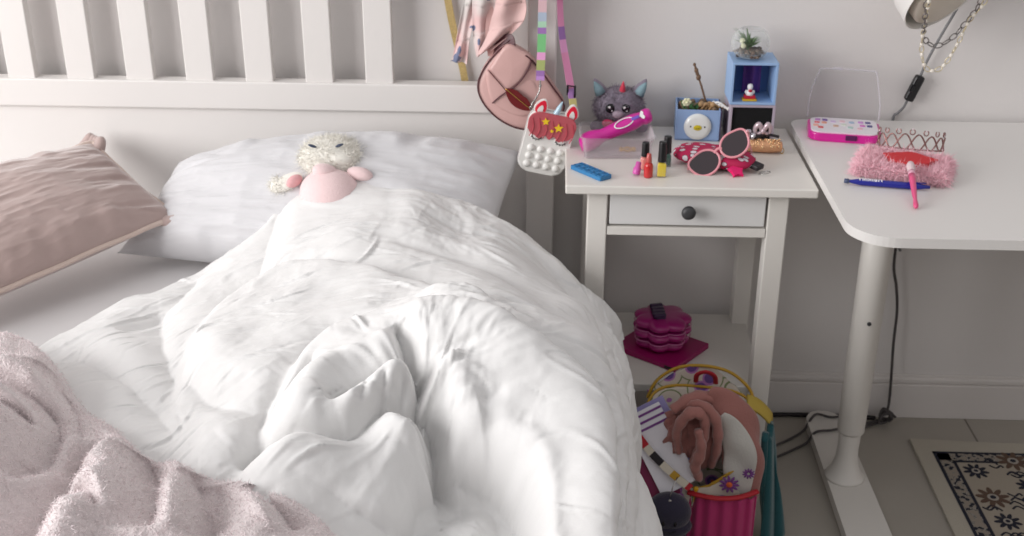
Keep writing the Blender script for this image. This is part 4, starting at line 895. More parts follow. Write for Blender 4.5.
for x, z, rz_ in ((-.030, .060, 14), (.033, .060, -4)):
    q = MB(); eo = [(.0130*math.sin(a)*(1-.5*(.5+.5*math.cos(a))), .028*(.5+.5*math.cos(a))-.004) for a in [2*PI*i/26 for i in range(26)]]
    ear = MB(); ear.prism([(a*1.25, c*1.15-.001) for a, c in eo], .003, .009, Matrix.Translation((x, 0, z)) @ Matrix.Rotation(math.radians(rz_), 4, 'Y') @ V3, bev=.001); ear = ear.build('ear', SI, pz)
    q.prism(eo, .009, .0102, Matrix.Translation((x, 0, z)) @ Matrix.Rotation(math.radians(rz_), 4, 'Y') @ V3); q.build('red_lining', RD, ear)
    q = MB(); q.prism([(a*.5, c*.6) for a, c in eo], .0102, .0112, Matrix.Translation((x, 0, z)) @ Matrix.Rotation(math.radians(rz_), 4, 'Y') @ V3); q.build('white_lining', SI, ear)
b = MB(); b.lathe([(.0065, 0), (.0060, .006), (.0062, .008), (.0048, .016), (.0050, .018), (.0028, .027), (.0012, .033), (0, .034)], (.002, -.006, .055), 16, E3(0, 12, 0)); b.build('horn', mat('aqua_pearl', (176, 206, 222), .25, coat=.4), pz)
for sx in (-1, 1):
    c0 = (.0235*sx, .011-.001*sx)
    b = MB(); b.sphere((c0[0], -.0125, c0[1]+.001), (.0125, .003, .0095)); b.build('eyelid', SI, pz)
    b = MB(); b.tube([(c0[0]+.0095*math.cos(a), -.0155, c0[1]+.002+.0065*math.sin(a)) for a in [PI+PI*i/10 for i in range(11)]], .0008, 6)
    for a in (PI*1.15, PI*1.32, PI*1.5, PI*1.68, PI*1.85): b.tube([(c0[0]+.0095*math.cos(a), -.0155, c0[1]+.002+.0065*math.sin(a)), (c0[0]+.0122*math.cos(a), -.0156, c0[1]+.002+.0092*math.sin(a))], .0006, 5)
    b.build('eyelashes', BK, pz)
SVM = mat('steel', (170, 168, 166), .25, metal=1)
BN = [mat('strap_%s' % n_, c_, .6) for n_, c_ in (('rose', (214, 178, 184)), ('blue_grey', (170, 182, 200)), ('mint', (168, 206, 178)), ('violet', (156, 112, 176)), ('green', (122, 192, 128)), ('pink', (228, 160, 206)), ('olive', (168, 178, 112)), ('lilac', (190, 140, 206)), ('pale_yellow', (220, 212, 140)), ('orchid', (226, 146, 186)))]
world = MB(); path = smooth_path([(-.048, -.085, 1.2085), (-.050, -.092, 1.10), (-.0505, -.112, 1.0), (-.0505, -.135, .92), (-.0525, -.150, .832)], 14)
ribbon(world, path, .0165, mats=[5, 4, 7, 6, 5, 4, 3, 2, 0, 8, 4, 3, 7, 0, 0, 1, 2, 3, 4, 4, 5, 6, 3, 7][-24:], th=.0016); sl_ = world.build('strap', BN)
sl_.parent = pz; bpy.context.view_layer.update(); sl_.matrix_parent_inverse = pz.matrix_world.inverted()
world = MB(); path = smooth_path([(-.030, -.070, 1.2085), (-.020, -.080, 1.08), (-.0165, -.086, .965), (-.010, -.096, .90), (.001, -.110, .845), (.011, -.125, .795), (.016, -.140, .765)], 14)
ribbon(world, path, lambda t: .008+.008*min(1, t*1.3), mats=[9, 9, 0, 5, 9, 9, 3, 5, 9, 9, 9, 7, 8, 6], th=.0016, nrm=(.5, -.8, 0), twist=lambda t: .5-.5*t); s2 = world.build('strap', BN)
s2.parent = pz; s2.matrix_parent_inverse = pz.matrix_world.inverted()
world = MB(); world.box((.0165, -.124, .803), (.004, .006, .024), bev=.001); world.box((.002, -.124, .806), (.004, .006, .02), bev=.001); world.tube([(.004, -.125, .815), (.017, -.125, .813)], .0012, 6); world.tube([(.004, -.125, .793), (.017, -.125, .791)], .0012, 6); k = world.build('slider_buckle', BK); k.parent = pz; k.matrix_parent_inverse = pz.matrix_world.inverted()
for P_ in ([(-.0525, -.150, .833), (-.052, -.152, .822), (-.054, -.154, .81), (-.060, -.157, .798), (-.068, -.160, .786), (-.068, -.160, .779)], [(.016, -.140, .765), (.018, -.148, .758), (.016, -.154, .750), (.012, -.158, .742)]):
    world = MB(); world.tube(smooth_path(P_, 4), .0017, 8); world.tube([Vector(P_[-1])+Vector((.004*math.cos(a), 0, .004*math.sin(a))) for a in [2*PI*i/14 for i in range(14)]], .0012, 6, closed=True); world.sphere(P_[1], .0032, u=12, v=8)
    k = world.build('snap_hook', SVM); k.parent = pz; k.matrix_parent_inverse = pz.matrix_world.inverted()
# red fabric at the very top of the frame
b = MB()
for x, z, a in ((-.058, .992, 20), (-.040, .990, -10), (-.026, .994, -25)): b.sphere((x, -.106, z), (.013, .008, .009), E3(0, a, 0), 20, 12)
b.tube(smooth_path([(-.046, -.100, 1.0), (-.047, -.090, 1.08), (-.05, -.062, 1.2105)], 8), .0028, 8)
o = recentre(b.build('hair_scrunchie', mat('red_satin', (206, 84, 92), .5, sheen=.3))); tag(o, 'coral red scrunchie hanging at the post above the rainbow strap', 'scrunchie')
# ---------------------------------------------------------------- desk
DW = mat('desk_laminate', (226, 223, 220), .35, bump=.03, bscale=200)
dk = thing('desk', 'white desk with rounded corners on a telescopic column leg', 'desk', (.602, -.31, 0))
x0, x1, y0, y1 = .464, 1.668, -.637, -.014; out = []
for cx, cy, r, a0 in ((x1-.06, y1-.06, .06, 0), (x0+.035, y1-.035, .035, PI/2), (x0+.075, y0+.075, .075, PI), (x1-.075, y0+.075, .075, 1.5*PI)):
    for i in range(13): a = a0+PI/2*i/12; out.append((cx+r*math.cos(a), cy+r*math.sin(a)))
MB().prism(out, .702, .719, bev=.003).build('desktop', DW, dk)
DS = mat('white_steel', (222, 218, 212), .4)
for cx in (.602, 1.53):
    b = MB(); b.lathe([(0, .702), (.030, .702), (.0295, .5), (.0275, .146), (.0262, .1425), (.0, .1425)], (cx, -.30, 0), 40); b.build('upper_column', DS, dk)
    b = MB(); b.lathe([(.0225, .15), (.0212, .10), (.0225, .078), (.027, .058), (.033, .044), (.039, .034), (.042, .030), (0, .030)], (cx, -.30, 0), 40); b.build('lower_column', DS, dk)
    o_ = []
    for k in range(17): a = PI*k/16; o_.append((cx+.004+.041*math.cos(a), -.078+.041*math.sin(a)))
    for k in range(17): a = PI+PI*k/16; o_.append((cx+.0065+.046*math.cos(a), -.62+.042*math.sin(a)))
    b = MB(); b.prism(o_, .006, .030, bev=.004); b.build('foot', DS, dk)
    b = MB(); 
    for yy in (-.09, -.60): b.lathe([(0, 0), (.014, 0), (.014, .006), (0, .006)], (cx+.008, yy, 0), 16)
    b.build('glide', mat('black_band', (34, 28, 32), .5), dk)
b = MB(); b.box((1.066, -.30, .688), (.90, .06, .026), bev=.003); b.build('cross_beam', DS, dk)
b = MB(); b.lathe([(0, 0), (.0042, 0), (.0042, .002), (.002, .0025), (0, .0015)], (.599, -.3285, .405), 16, Matrix.Rotation(PI/2, 3, 'X')); b.build('screw', mat('dark_knob', (62, 62, 64), .45, bump=.1), dk)
world_children(dk)
ZD = .7195
# make-up palette with open lid
mp_ = thing('makeup_palette', 'hot pink play make-up palette with a clear open lid at the back of the desk', 'make-up palette', (.556, -.112, ZD), math.radians(-9))
HPK = mat('hot_pink_plastic', (214, 24, 150), .3, coat=.4)
w, d = .140, .105
MB().prism(rrect(w, d, .022, 8), 0, .016, bev=.003).build('case', HPK, mp_)
MB().prism(rrect(w-.010, d-.010, .018, 8), .0155, .0185, bev=.001).build('insert', mat('palette_white', (232, 226, 232), .35), mp_)
pans = [(-.050, .030, (196, 130, 200)), (-.036, .030, (120, 90, 160)), (-.052, .012, (226, 120, 130)), (-.038, .012, (226, 160, 140)), (-.055, -.008, (240, 176, 160)), (-.046, -.020, (214, 90, 90)), (-.020, .022, (214, 190, 226)), (-.002, .026, (236, 200, 210)), (.016, .022, (170, 190, 214)), (.0, .004, (220, 226, 214)), (.034, .026, (206, 150, 214)), (.048, .026, (90, 84, 140)), (.036, .004, (212, 120, 196)), (.050, .004, (70, 66, 130)), (.030, -.016, (230, 190, 200)), (-.016, -.006, (206, 170, 150)), (.012, -.012, (180, 206, 200))]
for i, (x, y, c) in enumerate(pans): MB().prism(rrect(.0105, .0125, .003, 4), .0182, .0192, Matrix.Translation((x, y, 0))).build('colour_pan', mat('pan_%d' % i, c, .45), mp_)
b = MB(); b.box((.012, -.053, .010), (.022, .005, .010), bev=.001); b.build('latch', mat('dark_violet', (86, 20, 80), .4), mp_)
lid = MB(); wl = lambda u: w*.5*(1-.10*max(0, u-.25))
def lidp(k, z, ins=0):
    o = []
    for i in range(13): t = i/12; zz = t; o.append((-1, zz))
    return o
LC = clear('lid_plastic', (240, 240, 242), .015, .04)
lo = [(-w/2, 0), (-w/2, .03), (-w/2+.004, .062), (-w/2+.014, .092), (-w/2+.024, .100), (w/2-.024, .100), (w/2-.014, .094), (w/2-.006, .062), (w/2, .03), (w/2, 0)]
los = [(p.x, p.y) for p in smooth_path([(x, z, 0) for x, z in lo], 4)]
LM_ = Matrix.Translation((0, .050, .017)) @ Matrix.Rotation(math.radians(-8), 4, 'X') @ Matrix(((1, 0, 0, 0), (0, 0, -1, 0), (0, 1, 0, 0), (0, 0, 0, 1)))
lid.prism(los, -.0012, .0, LM_); o_ = lid.build('lid', LC, mp_)
b = MB(); b.tube([LM_ @ Vector((x, z, .004)) for x, z in los], .0016, 8); b.box(LM_ @ Vector((-.02, .1015, .004)), (.018, .006, .005), bev=.001); b.build('lid_rim', clear('lid_rim_plastic', (236, 234, 240), .22, .05), o_)
# fluffy notebook
fn_ = thing('notebook', 'fluffy pink fur covered notebook with a red patch lying on the desk', 'notebook', (.620, -.322, ZD), math.radians(-21))
fn_.scale = (1, .88, 1)
FP_ = mat('pink_fur', (250, 206, 216), .8, sheen=.4)
MB().box((0, 0, .010), (.158, .128, .018), bev=.006, seg=3).build('cover', FP_, fn_)
MB().box((.004, -.002, .010), (.154, .126, .010), bev=.001).build('pages', mat('page_paper', (226, 214, 208), .8), fn_)
cv = [c for c in fn_.children if c.name.startswith('cover')][0]
g_ = np.random.RandomState(4); n = 13000; P_ = np.zeros((n, 3)); N_ = np.zeros((n, 3)); f_ = g_.rand(n); k1 = f_ < .62
P_[:, 0] = g_.uniform(-.077, .077, n); P_[:, 1] = g_.uniform(-.062, .062, n); P_[:, 2] = .019; N_[:, 2] = 1
e1 = (f_ >= .62) & (f_ < .83); P_[e1, 1] = -.063; P_[e1, 2] = g_.uniform(.002, .018, e1.sum()); N_[e1] = (0, -1, .2)
e2 = f_ >= .83; sg_ = np.where(g_.rand(e2.sum()) < .5, -1, 1); P_[e2, 0] = .078*sg_; P_[e2, 2] = g_.uniform(.002, .018, e2.sum()); N_[e2, 0] = sg_; N_[e2, 2] = .2
inp = (np.abs(P_[:, 0]-.010) < .040) & (np.abs(P_[:, 1]+.001) < .031) & k1
fur('cover_fur', P_[~inp], N_[~inp], .013, .0012, FP_, cv, lean=(.1, -.2, 0), jit=.55, seed=6)
ph_ = [(.010+.044*math.cos(a)*(1+.16*math.sin(5*a)), -.001+.034*math.sin(a)*(1+.14*math.cos(4*a))) for a in [2*PI*i/40 for i in range(40)]]
MB().prism(ph_, .0185, .0285, bev=.001).build('red_patch', mat('red_felt', (206, 52, 58), .8, bump=.3, bscale=300), fn_)
# tiara
ta = thing('tiara', 'copper coloured wire tiara lying on the fluffy pink notebook', 'tiara', (.648, -.258, ZD+.020), rot=(math.radians(-14), 0, math.radians(-14)))
ta.scale = (1.18, 1.1, 1.0)
CU = mat('rose_copper', (150, 112, 108), .3, metal=.8); b = MB()
def tp(a, z): return Vector((.052*math.sin(a), -.030*math.cos(a)+.018, z))
A0 = 1.45
b.tube([tp(-A0+2*A0*i/40, .002) for i in range(41)], .0016, 8)
nA = 7; wv = 2*A0/nA
for ph in (0, PI):
    b.tube([tp(-A0+2*A0*i/140, .0145+(.0115+.004*math.exp(-((-A0+2*A0*i/140)/.7)**2))*math.cos(PI*nA*i/140+ph)) for i in range(141)], .0014, 6)
for k in range(nA):
    c = -A0+wv*(k+.5); hgt = .024+.006*math.exp(-(c/.7)**2)
    if k % 1 == 0: b.tube([tp(c+.075*math.sin(t), .0275+hgt*.22-.005*math.cos(t)) for t in [-2.6+5.2*i/12 for i in range(13)]], .0010, 6)
b.build('wire_frame', CU, ta)
b = MB()
for k in range(nA): c = -A0+2*A0*(k+.5)/nA; hgt = .020+.010*math.exp(-(c/.7)**2); b.sphere(tp(c, .010+hgt), .0015, u=10, v=7)
b.build('gems', mat('gem_glass', (226, 210, 216), .1, coat=1), ta)
# pen
pn = thing('pen', 'dark blue ballpoint pen with white lettering on the desk', 'pen', (.571, -.408, ZD+.0064), math.radians(-10))
pn.scale = (1, 1.22, 1.22)
PBL = mat('navy_blue_barrel', (30, 36, 140), .3, coat=.3); X90 = Matrix.Rotation(PI/2, 3, 'Y')
b = MB(); b.lathe([(0, -.074), (.0012, -.073), (.0022, -.066), (.0042, -.052), (.0050, -.045), (.0052, .040), (.0046, .052), (.0032, .062), (.0026, .072), (0, .073)], (0, 0, 0), 22, X90); b.build('barrel', PBL, pn)
b = MB(); b.lathe([(.0028, .066), (.0036, .067), (.0034, .0745), (0, .075)], (-.0, 0, 0), 16, Matrix.Rotation(-PI/2, 3, 'Y')); b.build('end_cap', mat('slate_cap', (70, 80, 110), .4), pn)
b = MB(); b.box((.050, 0, .0055), (.03, .003, .0015), bev=.0006); b.build('clip', PBL, pn)
b = MB(); x = -.048
for i, c in enumerate('FRIXION'):
    for yv, zv, a in ((-.0028, .0044, 32),):
        pass
glyph = {'F': ['11', '10', '11', '10', '10'], 'R': ['110', '101', '110', '101', '101'], 'I': ['1', '1', '1', '1', '1'], 'X': ['101', '101', '010', '101', '101'], 'O': ['111', '101', '101', '101', '111'], 'N': ['1001', '1101', '1011', '1001', '1001']}
for c in 'FRIXION':
    gl = glyph[c]
    for r in range(5):
        for q in range(len(gl[r])):
            if gl[r][q] == '1':
                yv = .0031-.00155*r; b.box((x+q*.0017, yv, math.sqrt(.0053**2-yv**2)), (.0017, .0016, .0006), rot=Matrix.Rotation(-math.asin(max(-1, min(1, yv/.0053))), 3, 'X'))
    x += (len(gl[0])+1)*.0017
b.build('lettering', mat('white_print', (236, 236, 240), .4), pn)
# make-up brush
bh = thing('brush', 'small pink make-up brush leaning on the notebook edge across the pen', 'brush', (.598, -.475, ZD+.006))
d_ = (Vector((.616, -.372, .756))-Vector((.594, -.512, ZD+.0045))); Rb = d_.to_track_quat('Z', 'Y').to_matrix(); off = Vector((.594, -.512, ZD+.0045))-Vector((.598, -.475, ZD+.006))
b = MB(); b.lathe([(0, -.002), (.0035, 0), (.0046, .006), (.0042, .014), (.0034, .022), (.0038, .030), (.0046, .045), (.005, .065), (.0058, .085), (.0062, .100), (0, .100)], off, 22, Rb); b.build('handle', mat('rose_pink_plastic', (222, 84, 132), .3, coat=.3), bh)
b = MB(); b.lathe([(.0060, .100), (.0064, .102), (.0060, .112), (0, .112)], off, 22, Rb); b.build('ferrule', mat('pale_ferrule', (232, 176, 196), .3), bh)
b = MB(); b.lathe([(.0058, .112), (.0072, .120), (.0075, .130), (.0055, .139), (0, .142)], off, 22, Rb); b.build('bristles', mat('pale_bristles', (232, 206, 210), .8, bump=1, bscale=500), bh)

# ---------------------------------------------------------------- wall lamp over the desk
LMP = mat('lamp_enamel', (232, 230, 226), .35)
wl_ = thing('wall_lamp', 'white dome wall lamp above the desk with a grey cord and black switch', 'lamp', (.70, -.02, 1.1))
axd = Vector((.45, -.66, -.52)).normalized(); Rl = axd.to_track_quat('Z', 'Y').to_matrix(); cl_ = Vector((.690, -.125, 1.026))
b = MB(); prof = [(.012, -.075), (.03, -.072), (.055, -.058), (.072, -.036), (.082, -.010), (.086, .018), (.088, .032)]
b.lathe([(0, -.076)]+prof+[(.0885, .033)]+[(r-.002, z) for r, z in prof[::-1]], cl_, 56, Rl); b.build('shade', LMP, wl_)
b = MB(); b.lathe([(0, .004), (.066, .006), (.0705, .012), (.0705, .034), (.066, .040), (0, .043)], cl_, 48, Rl); b.build('diffuser', mat('beige_diffuser', (206, 198, 184), .45), wl_)
b = MB(); b.tube(smooth_path([tuple(cl_-axd*.073), (.675, -.08, 1.13), (.68, -.04, 1.17), (.69, -.012, 1.18)], 8), .007, 12); b.build('arm', LMP, wl_)
b = MB(); b.lathe([(0, 0), (.035, 0), (.036, .004), (.033, .012), (0, .013)], (.69, 0, 1.18), 32, Matrix.Rotation(PI/2, 3, 'X')); b.build('wall_plate', LMP, wl_)
CG = mat('grey_cord', (120, 120, 122), .5)
cpath = [(.71, -.012, 1.16), (.775, -.012, 1.08), (.790, -.014, 1.0), (.775, -.016, .958), (.757, -.016, .915), (.742, -.016, .878), (.729, -.016, .842), (.722, -.016, .815)]
b = MB(); b.tube(smooth_path(cpath, 8), .0028, 8); cd = b.build('cord', CG, wl_)
b = MB(); b.tube(smooth_path([(.703, -.016, .765), (.698, -.014, .748), (.688, -.010, .733), (.682, -.0065, .72), (.682, -.0065, .64), (.70, -.007, .5), (.74, -.0055, .42)], 8), .0028, 8); b.build('cord', CG, wl_)
sd = (Vector((.7215, -.016, .815))-Vector((.704, -.016, .766))).normalized(); Rs = Matrix((Vector((sd.z, 0, -sd.x)), Vector((0, 1, 0)), sd)).transposed()
b = MB(); b.box((.7125, -.018, .790), (.020, .016, .056), rot=Rs, bev=.005, seg=3); b.build('switch', mat('black_cap', (26, 25, 27), .3), wl_)
b = MB(); b.box(Vector((.7125, -.026, .790))-Vector((.006, 0, -.002)), (.009, .006, .016), rot=Rs, bev=.002); b.build('switch_rocker', mat('black_gloss', (18, 18, 22), .12), wl_)
world_children(wl_)
def chain(path, n, L, r, alt, m1, m2, mb1, mb2):
    P = smooth_path(path, 12); seg = [0]
    for a, b in zip(P, P[1:]): seg.append(seg[-1]+(b-a).length)
    T = seg[-1]
    def at(s):
        for i in range(len(P)-1):
            if seg[i+1] >= s: return P[i].lerp(P[i+1], (s-seg[i])/max(seg[i+1]-seg[i], 1e-9))
        return P[-1]
    for i in range(n):
        s = T*(i+.5)/n; c = at(s); t = (at(min(T, s+.004))-at(max(0, s-.004))).normalized()
        if alt and i % 2: mb2.sphere(c, (.0040, .0040, .0050), t.to_track_quat('Z', 'Y').to_matrix(), 12, 8); continue
        nrm = Vector((0, -1, 0)) if i % 4 < 2 or not alt else Vector((.6, -.6, .4)); 
        if not alt and i % 2: nrm = Vector((.7, -.3, .5))
        x = (nrm-t*nrm.dot(t)).normalized(); y = t.cross(x)
        mb1.tube([c+t*math.cos(a)*L+y*math.sin(a)*L*.55 for a in [2*PI*k/16 for k in range(16)]], r, 6, closed=True)
PG = mat('pale_gold', (222, 210, 176), .3, metal=.6); PRL = mat('pearl', (236, 230, 218), .2, coat=.5); GD = mat('dark_silver', (140, 136, 134), .3, metal=.9)
m1, m2 = MB(), MB()
chain([(.668, -.19, 1.09), (.655, -.215, 1.02), (.668, -.17, .975), (.682, -.12, .915), (.693, -.105, .875), (.706, -.10, .853), (.722, -.10, .850), (.738, -.102, .862), (.752, -.11, .900), (.762, -.13, .955), (.775, -.16, 1.0), (.772, -.18, 1.06)], 46, .0075, .0010, True, None, None, m1, m2)
pcn = m1.build('pearl_necklace', PG); recentre(pcn); q = m2.build('pearls', PRL); q.parent = pcn; q.matrix_parent_inverse = Matrix.Translation(-pcn.location); tag(q, kind='stuff')
tag(pcn, 'long pale gold and pearl chain draped over the wall lamp shade', 'necklace')
m1, m2 = MB(), MB()
chain([(.662, -.20, 1.07), (.655, -.20, 1.01), (.670, -.16, .955), (.684, -.12, .925), (.700, -.105, .905), (.722, -.10, .900), (.742, -.105, .915), (.757, -.12, .945), (.768, -.15, .99), (.768, -.18, 1.05)], 26, .0088, .0012, False, None, None, m1, m2)
m2.bm.free(); o = recentre(m1.build('chain_necklace', GD)); tag(o, 'shorter dark grey metal link chain draped over the wall lamp shade', 'necklace')

# ---------------------------------------------------------------- cables
CBL = mat('dark_cable', (74, 70, 70), .5)
b = MB(); b.tube(smooth_path([(.726, -.045, .62), (.722, -.03, .50), (.726, -.02, .395), (.739, -.0185, .34), (.749, -.0185, .28), (.752, -.02, .20), (.757, -.025, .12), (.760, -.03, .055), (.752, -.05, .035)], 10), .0032, 8)
b.tube(smooth_path([(.752+.022*math.cos(1.9*k)*(1-.05*k), -.05+.012*math.sin(2.3*k), .022+.018*math.sin(1.9*k)*.8+.004*(k % 2)) for k in range(14)], 8), .0032, 8)
b.tube(smooth_path([(.742, -.05, .010), (.70, -.07, .006), (.67, -.095, .012), (.652, -.115, .034), (.61, -.13, .034), (.573, -.14, .034), (.556, -.145, .010), (.53, -.16, .0035), (.49, -.19, .0035), (.455, -.215, .0035), (.43, -.25, .0035)], 8), .0030, 8)
b.tube(smooth_path([(.740, -.045, .012), (.70, -.06, .010), (.66, -.07, .034), (.62, -.075, .034), (.590, -.070, .038), (.573, -.085, .034), (.556, -.10, .012), (.52, -.125, .0035), (.48, -.155, .0035), (.44, -.19, .0035)], 8), .0030, 8)
o = recentre(b.build('power_cable', CBL)); tag(o, 'grey power cable hanging behind the desk and tangled across the floor', 'cable')
b = MB(); b.tube(smooth_path([(.40, -.032, .006), (.46, -.028, .006), (.53, -.0225, .006), (.60, -.022, .006), (.68, -.024, .006), (.735, -.028, .006)], 8), .0050, 8)
o = recentre(b.build('power_cable', mat('black_band', (34, 28, 32), .5))); tag(o, 'thicker dark cable lying along the foot of the baseboard', 'cable')

# ---------------------------------------------------------------- rug
rg = thing('rug', 'cream rug with a navy patterned border on the floor under the desk', 'rug', (.783, -.112, 0), math.radians(0))
RW, RL = .68, 1.5
CRM = mat('rug_cream', (180, 173, 159), .95, bump=.6, bscale=300, sheen=.2)
b = MB(); b.hexa([(0, -RL, 0), (RW, -RL, 0), (RW, -.03, 0), (.008, 0, 0), (0, -RL, .007), (RW, -RL, .007), (RW, -.03, .007), (.008, 0, .007)], bev=.002); b.build('pile', CRM, rg)
RB = bpy.data.materials.new('rug_border_weave'); RB.use_nodes = True; nt = RB.node_tree; b0 = nt.nodes['Principled BSDF']; b0.inputs['Roughness'].default_value = .95
tc = nt.nodes.new('ShaderNodeTexCoord'); vo = nt.nodes.new('ShaderNodeTexVoronoi'); vo.feature = 'SMOOTH_F1'; vo.inputs['Scale'].default_value = 85; wv = nt.nodes.new('ShaderNodeTexNoise'); wv.inputs['Scale'].default_value = 90; wv.inputs['Detail'].default_value = 2
ad = nt.nodes.new('ShaderNodeMath'); ad.operation = 'MULTIPLY_ADD'; ad.inputs[1].default_value = 1.2; rp = nt.nodes.new('ShaderNodeValToRGB'); rp.color_ramp.interpolation = 'CONSTANT'
el = rp.color_ramp.elements; el[0].position = 0; el[0].color = (*s2l((30, 32, 46)), 1); el[1].position = .90; el[1].color = (*s2l((164, 158, 150)), 1); e2 = el.new(.98); e2.color = (*s2l((30, 32, 46)), 1); e3 = el.new(1.0); e3.color = (*s2l((150, 140, 128)), 1)
nt.links.new(tc.outputs['Object'], vo.inputs['Vector']); nt.links.new(tc.outputs['Object'], wv.inputs['Vector']); nt.links.new(vo.outputs['Distance'], ad.inputs[0]); nt.links.new(wv.outputs['Fac'], ad.inputs[2]); nt.links.new(ad.outputs[0], rp.inputs['Fac']); nt.links.new(rp.outputs['Color'], b0.inputs['Base Color'])
NV = mat('rug_navy', (34, 36, 50), .95); BRN = mat('rug_brown', (96, 76, 64), .95); FLD = mat('rug_field', (170, 160, 146), .95, bump=.5, bscale=300)
def bandrect(mb, i0, i1, z0, z1):
    for (xa, xb, ya, yb) in ((i0, RW-i0, -i0-.008, -i1-.008), (i0, i1, -i0-.008, -RL+i0), (RW-i1, RW-i0, -i0-.008, -RL+i0), (i0, RW-i0, -RL+i1, -RL+i0)):
        mb.box(((xa+xb)/2, (ya+yb)/2, (z0+z1)/2), (abs(xb-xa), abs(yb-ya), z1-z0))
    return mb
bandrect(MB(), .044, .051, .006, .0078).build('outer_stripe', NV, rg); bandrect(MB(), .051, .078, .006, .0076).build('border', RB, rg); bandrect(MB(), .078, .085, .006, .0078).build('inner_stripe', NV, rg)
MB().box((RW/2, -RL/2, .0068), (RW-.170, RL-.175, .0012)).build('field', FLD, rg)
r_ = np.random.RandomState(9); nv, bw_, gy = MB(), MB(), MB()
def motif(x, y, r, kind):
    T = Matrix.Translation((x, y, 0)) @ Matrix.Rotation(r_.uniform(0, 1), 4, 'Z')
    nP = 9
    for k in range(nP):
        a = 2*PI*k/nP; pet = [(r*(.55+.42*math.cos(t))*math.cos(a)-r*.16*math.sin(t)*math.sin(a), r*(.55+.42*math.cos(t))*math.sin(a)+r*.16*math.sin(t)*math.cos(a)) for t in [2*PI*i/12 for i in range(12)]]
        (bw_ if kind else nv).prism(pet, .0072, .0080+.0002*(k % 2), T)
    gy.prism([(r*.32*math.cos(t), r*.32*math.sin(t)) for t in [2*PI*i/14 for i in range(14)]], .0074, .0086, T); nv.prism([(r*.17*math.cos(t), r*.17*math.sin(t)) for t in [2*PI*i/10 for i in range(10)]], .0074, .0089, T)
for i in range(7):
    for j in range(14):
        x = .125+.082*i; y = -.125-.09*j+(.035 if i % 2 else 0); motif(x+r_.uniform(-.008, .008), y+r_.uniform(-.008, .008), .037 if (i+j) % 2 else .029, (i+j) % 2)
        for q in range(6):
            a = r_.uniform(0, 2*PI); cx, cy = x+.046*math.cos(a), y+.046*math.sin(a)
            if not (.085 < cx < RW-.085 and -RL+.09 < cy < -.09): continue
            nv.tube(smooth_path([(cx-.012, cy, .0076), (cx, cy+.010*(-1)**q, .0076), (cx+.012, cy, .0076), (cx+.016, cy-.008, .0076)], 4), .0024, 5, flat=.4)
nv.build('navy_flowers', NV, rg); bw_.build('brown_flowers', BRN, rg); gy.build('pale_centres', mat('rug_grey', (168, 160, 150), .95), rg)
for c in rg.children:
    if 'flowers' in c.name or 'centres' in c.name: c['kind'] = 'stuff'
# ---------------------------------------------------------------- school bag in front of the bedside table
bp_ = thing('backpack', 'open flower print backpack with yellow zip and pink front pocket below the bedside table', 'backpack', (.265, -.478, 0), math.radians(-8))
FB = bpy.data.materials.new('flower_print'); FB.use_nodes = True; nt = FB.node_tree; b0 = nt.nodes['Principled BSDF']; b0.inputs['Roughness'].default_value = .8
tc = nt.nodes.new('ShaderNodeTexCoord'); vo = nt.nodes.new('ShaderNodeTexVoronoi'); vo.inputs['Scale'].default_value = 24; rp = nt.nodes.new('ShaderNodeValToRGB'); rp.color_ramp.interpolation = 'CONSTANT'
el = rp.color_ramp.elements; el[0].position = 0; el[0].color = (*s2l((190, 90, 60)), 1); el[1].position = .12; el[1].color = (*s2l((96, 66, 130)), 1)
for p_, c_ in ((.28, (168, 110, 170)), (.36, (200, 190, 178)), (.62, (120, 130, 90)), (.68, (200, 190, 178))): q = el.new(p_); q.color = (*s2l(c_), 1)
nt.links.new(tc.outputs['Object'], vo.inputs['Vector']); nt.links.new(vo.outputs['Distance'], rp.inputs['Fac']); nt.links.new(rp.outputs['Color'], b0.inputs['Base Color'])
YZ = mat('yellow_webbing', (182, 142, 44), .6); DKI = mat('dark_lining', (46, 30, 34), .9); HPP = mat('hot_pink_nylon', (178, 42, 104), .6, bump=.3, bscale=60, sheen=.2); RT = mat('red_trim', (176, 32, 44), .6)
def bring(w, d, z, cy=0, tilt=0, n=64, cx=0, dip=0):
    o = []
    for i in range(n):
        a = 2*PI*i/n; c, s = math.cos(a), math.sin(a); x = abs(c)**.6*math.copysign(1, c)*w/2; y = abs(s)**.6*math.copysign(1, s)*d/2; o.append((x+cx, y+cy, z+tilt*(y/d+.5)-dip*math.exp(-((x-.0)/.055)**2)*(y < 0)))
    return o
b = MB(); loft(b, [bring(.20, .13, 0), bring(.225, .155, .012), bring(.24, .165, .08), bring(.235, .165, .15, 0, .02), bring(.215, .15, .195, 0, .055, dip=.03), bring(.205, .14, .215, .0, .085, dip=.055), bring(.190, .125, .213, .0, .085, dip=.055), bring(.20, .13, .14, 0, .02), bring(.19, .12, .03)], True, True); b.build('body', FB, bp_)
b = MB(); b.tube(bring(.207, .142, .216, 0, .085, dip=.055), .003, 8, closed=True); b.build('zip', YZ, bp_)
b = MB(); b.sphere((.002, -.077, .166), (.005, .003, .006)); b.box((.002, -.082, .152), (.006, .003, .024), bev=.001); b.build('zip_pull', mat('yellow_puller', (226, 178, 40), .4), bp_)
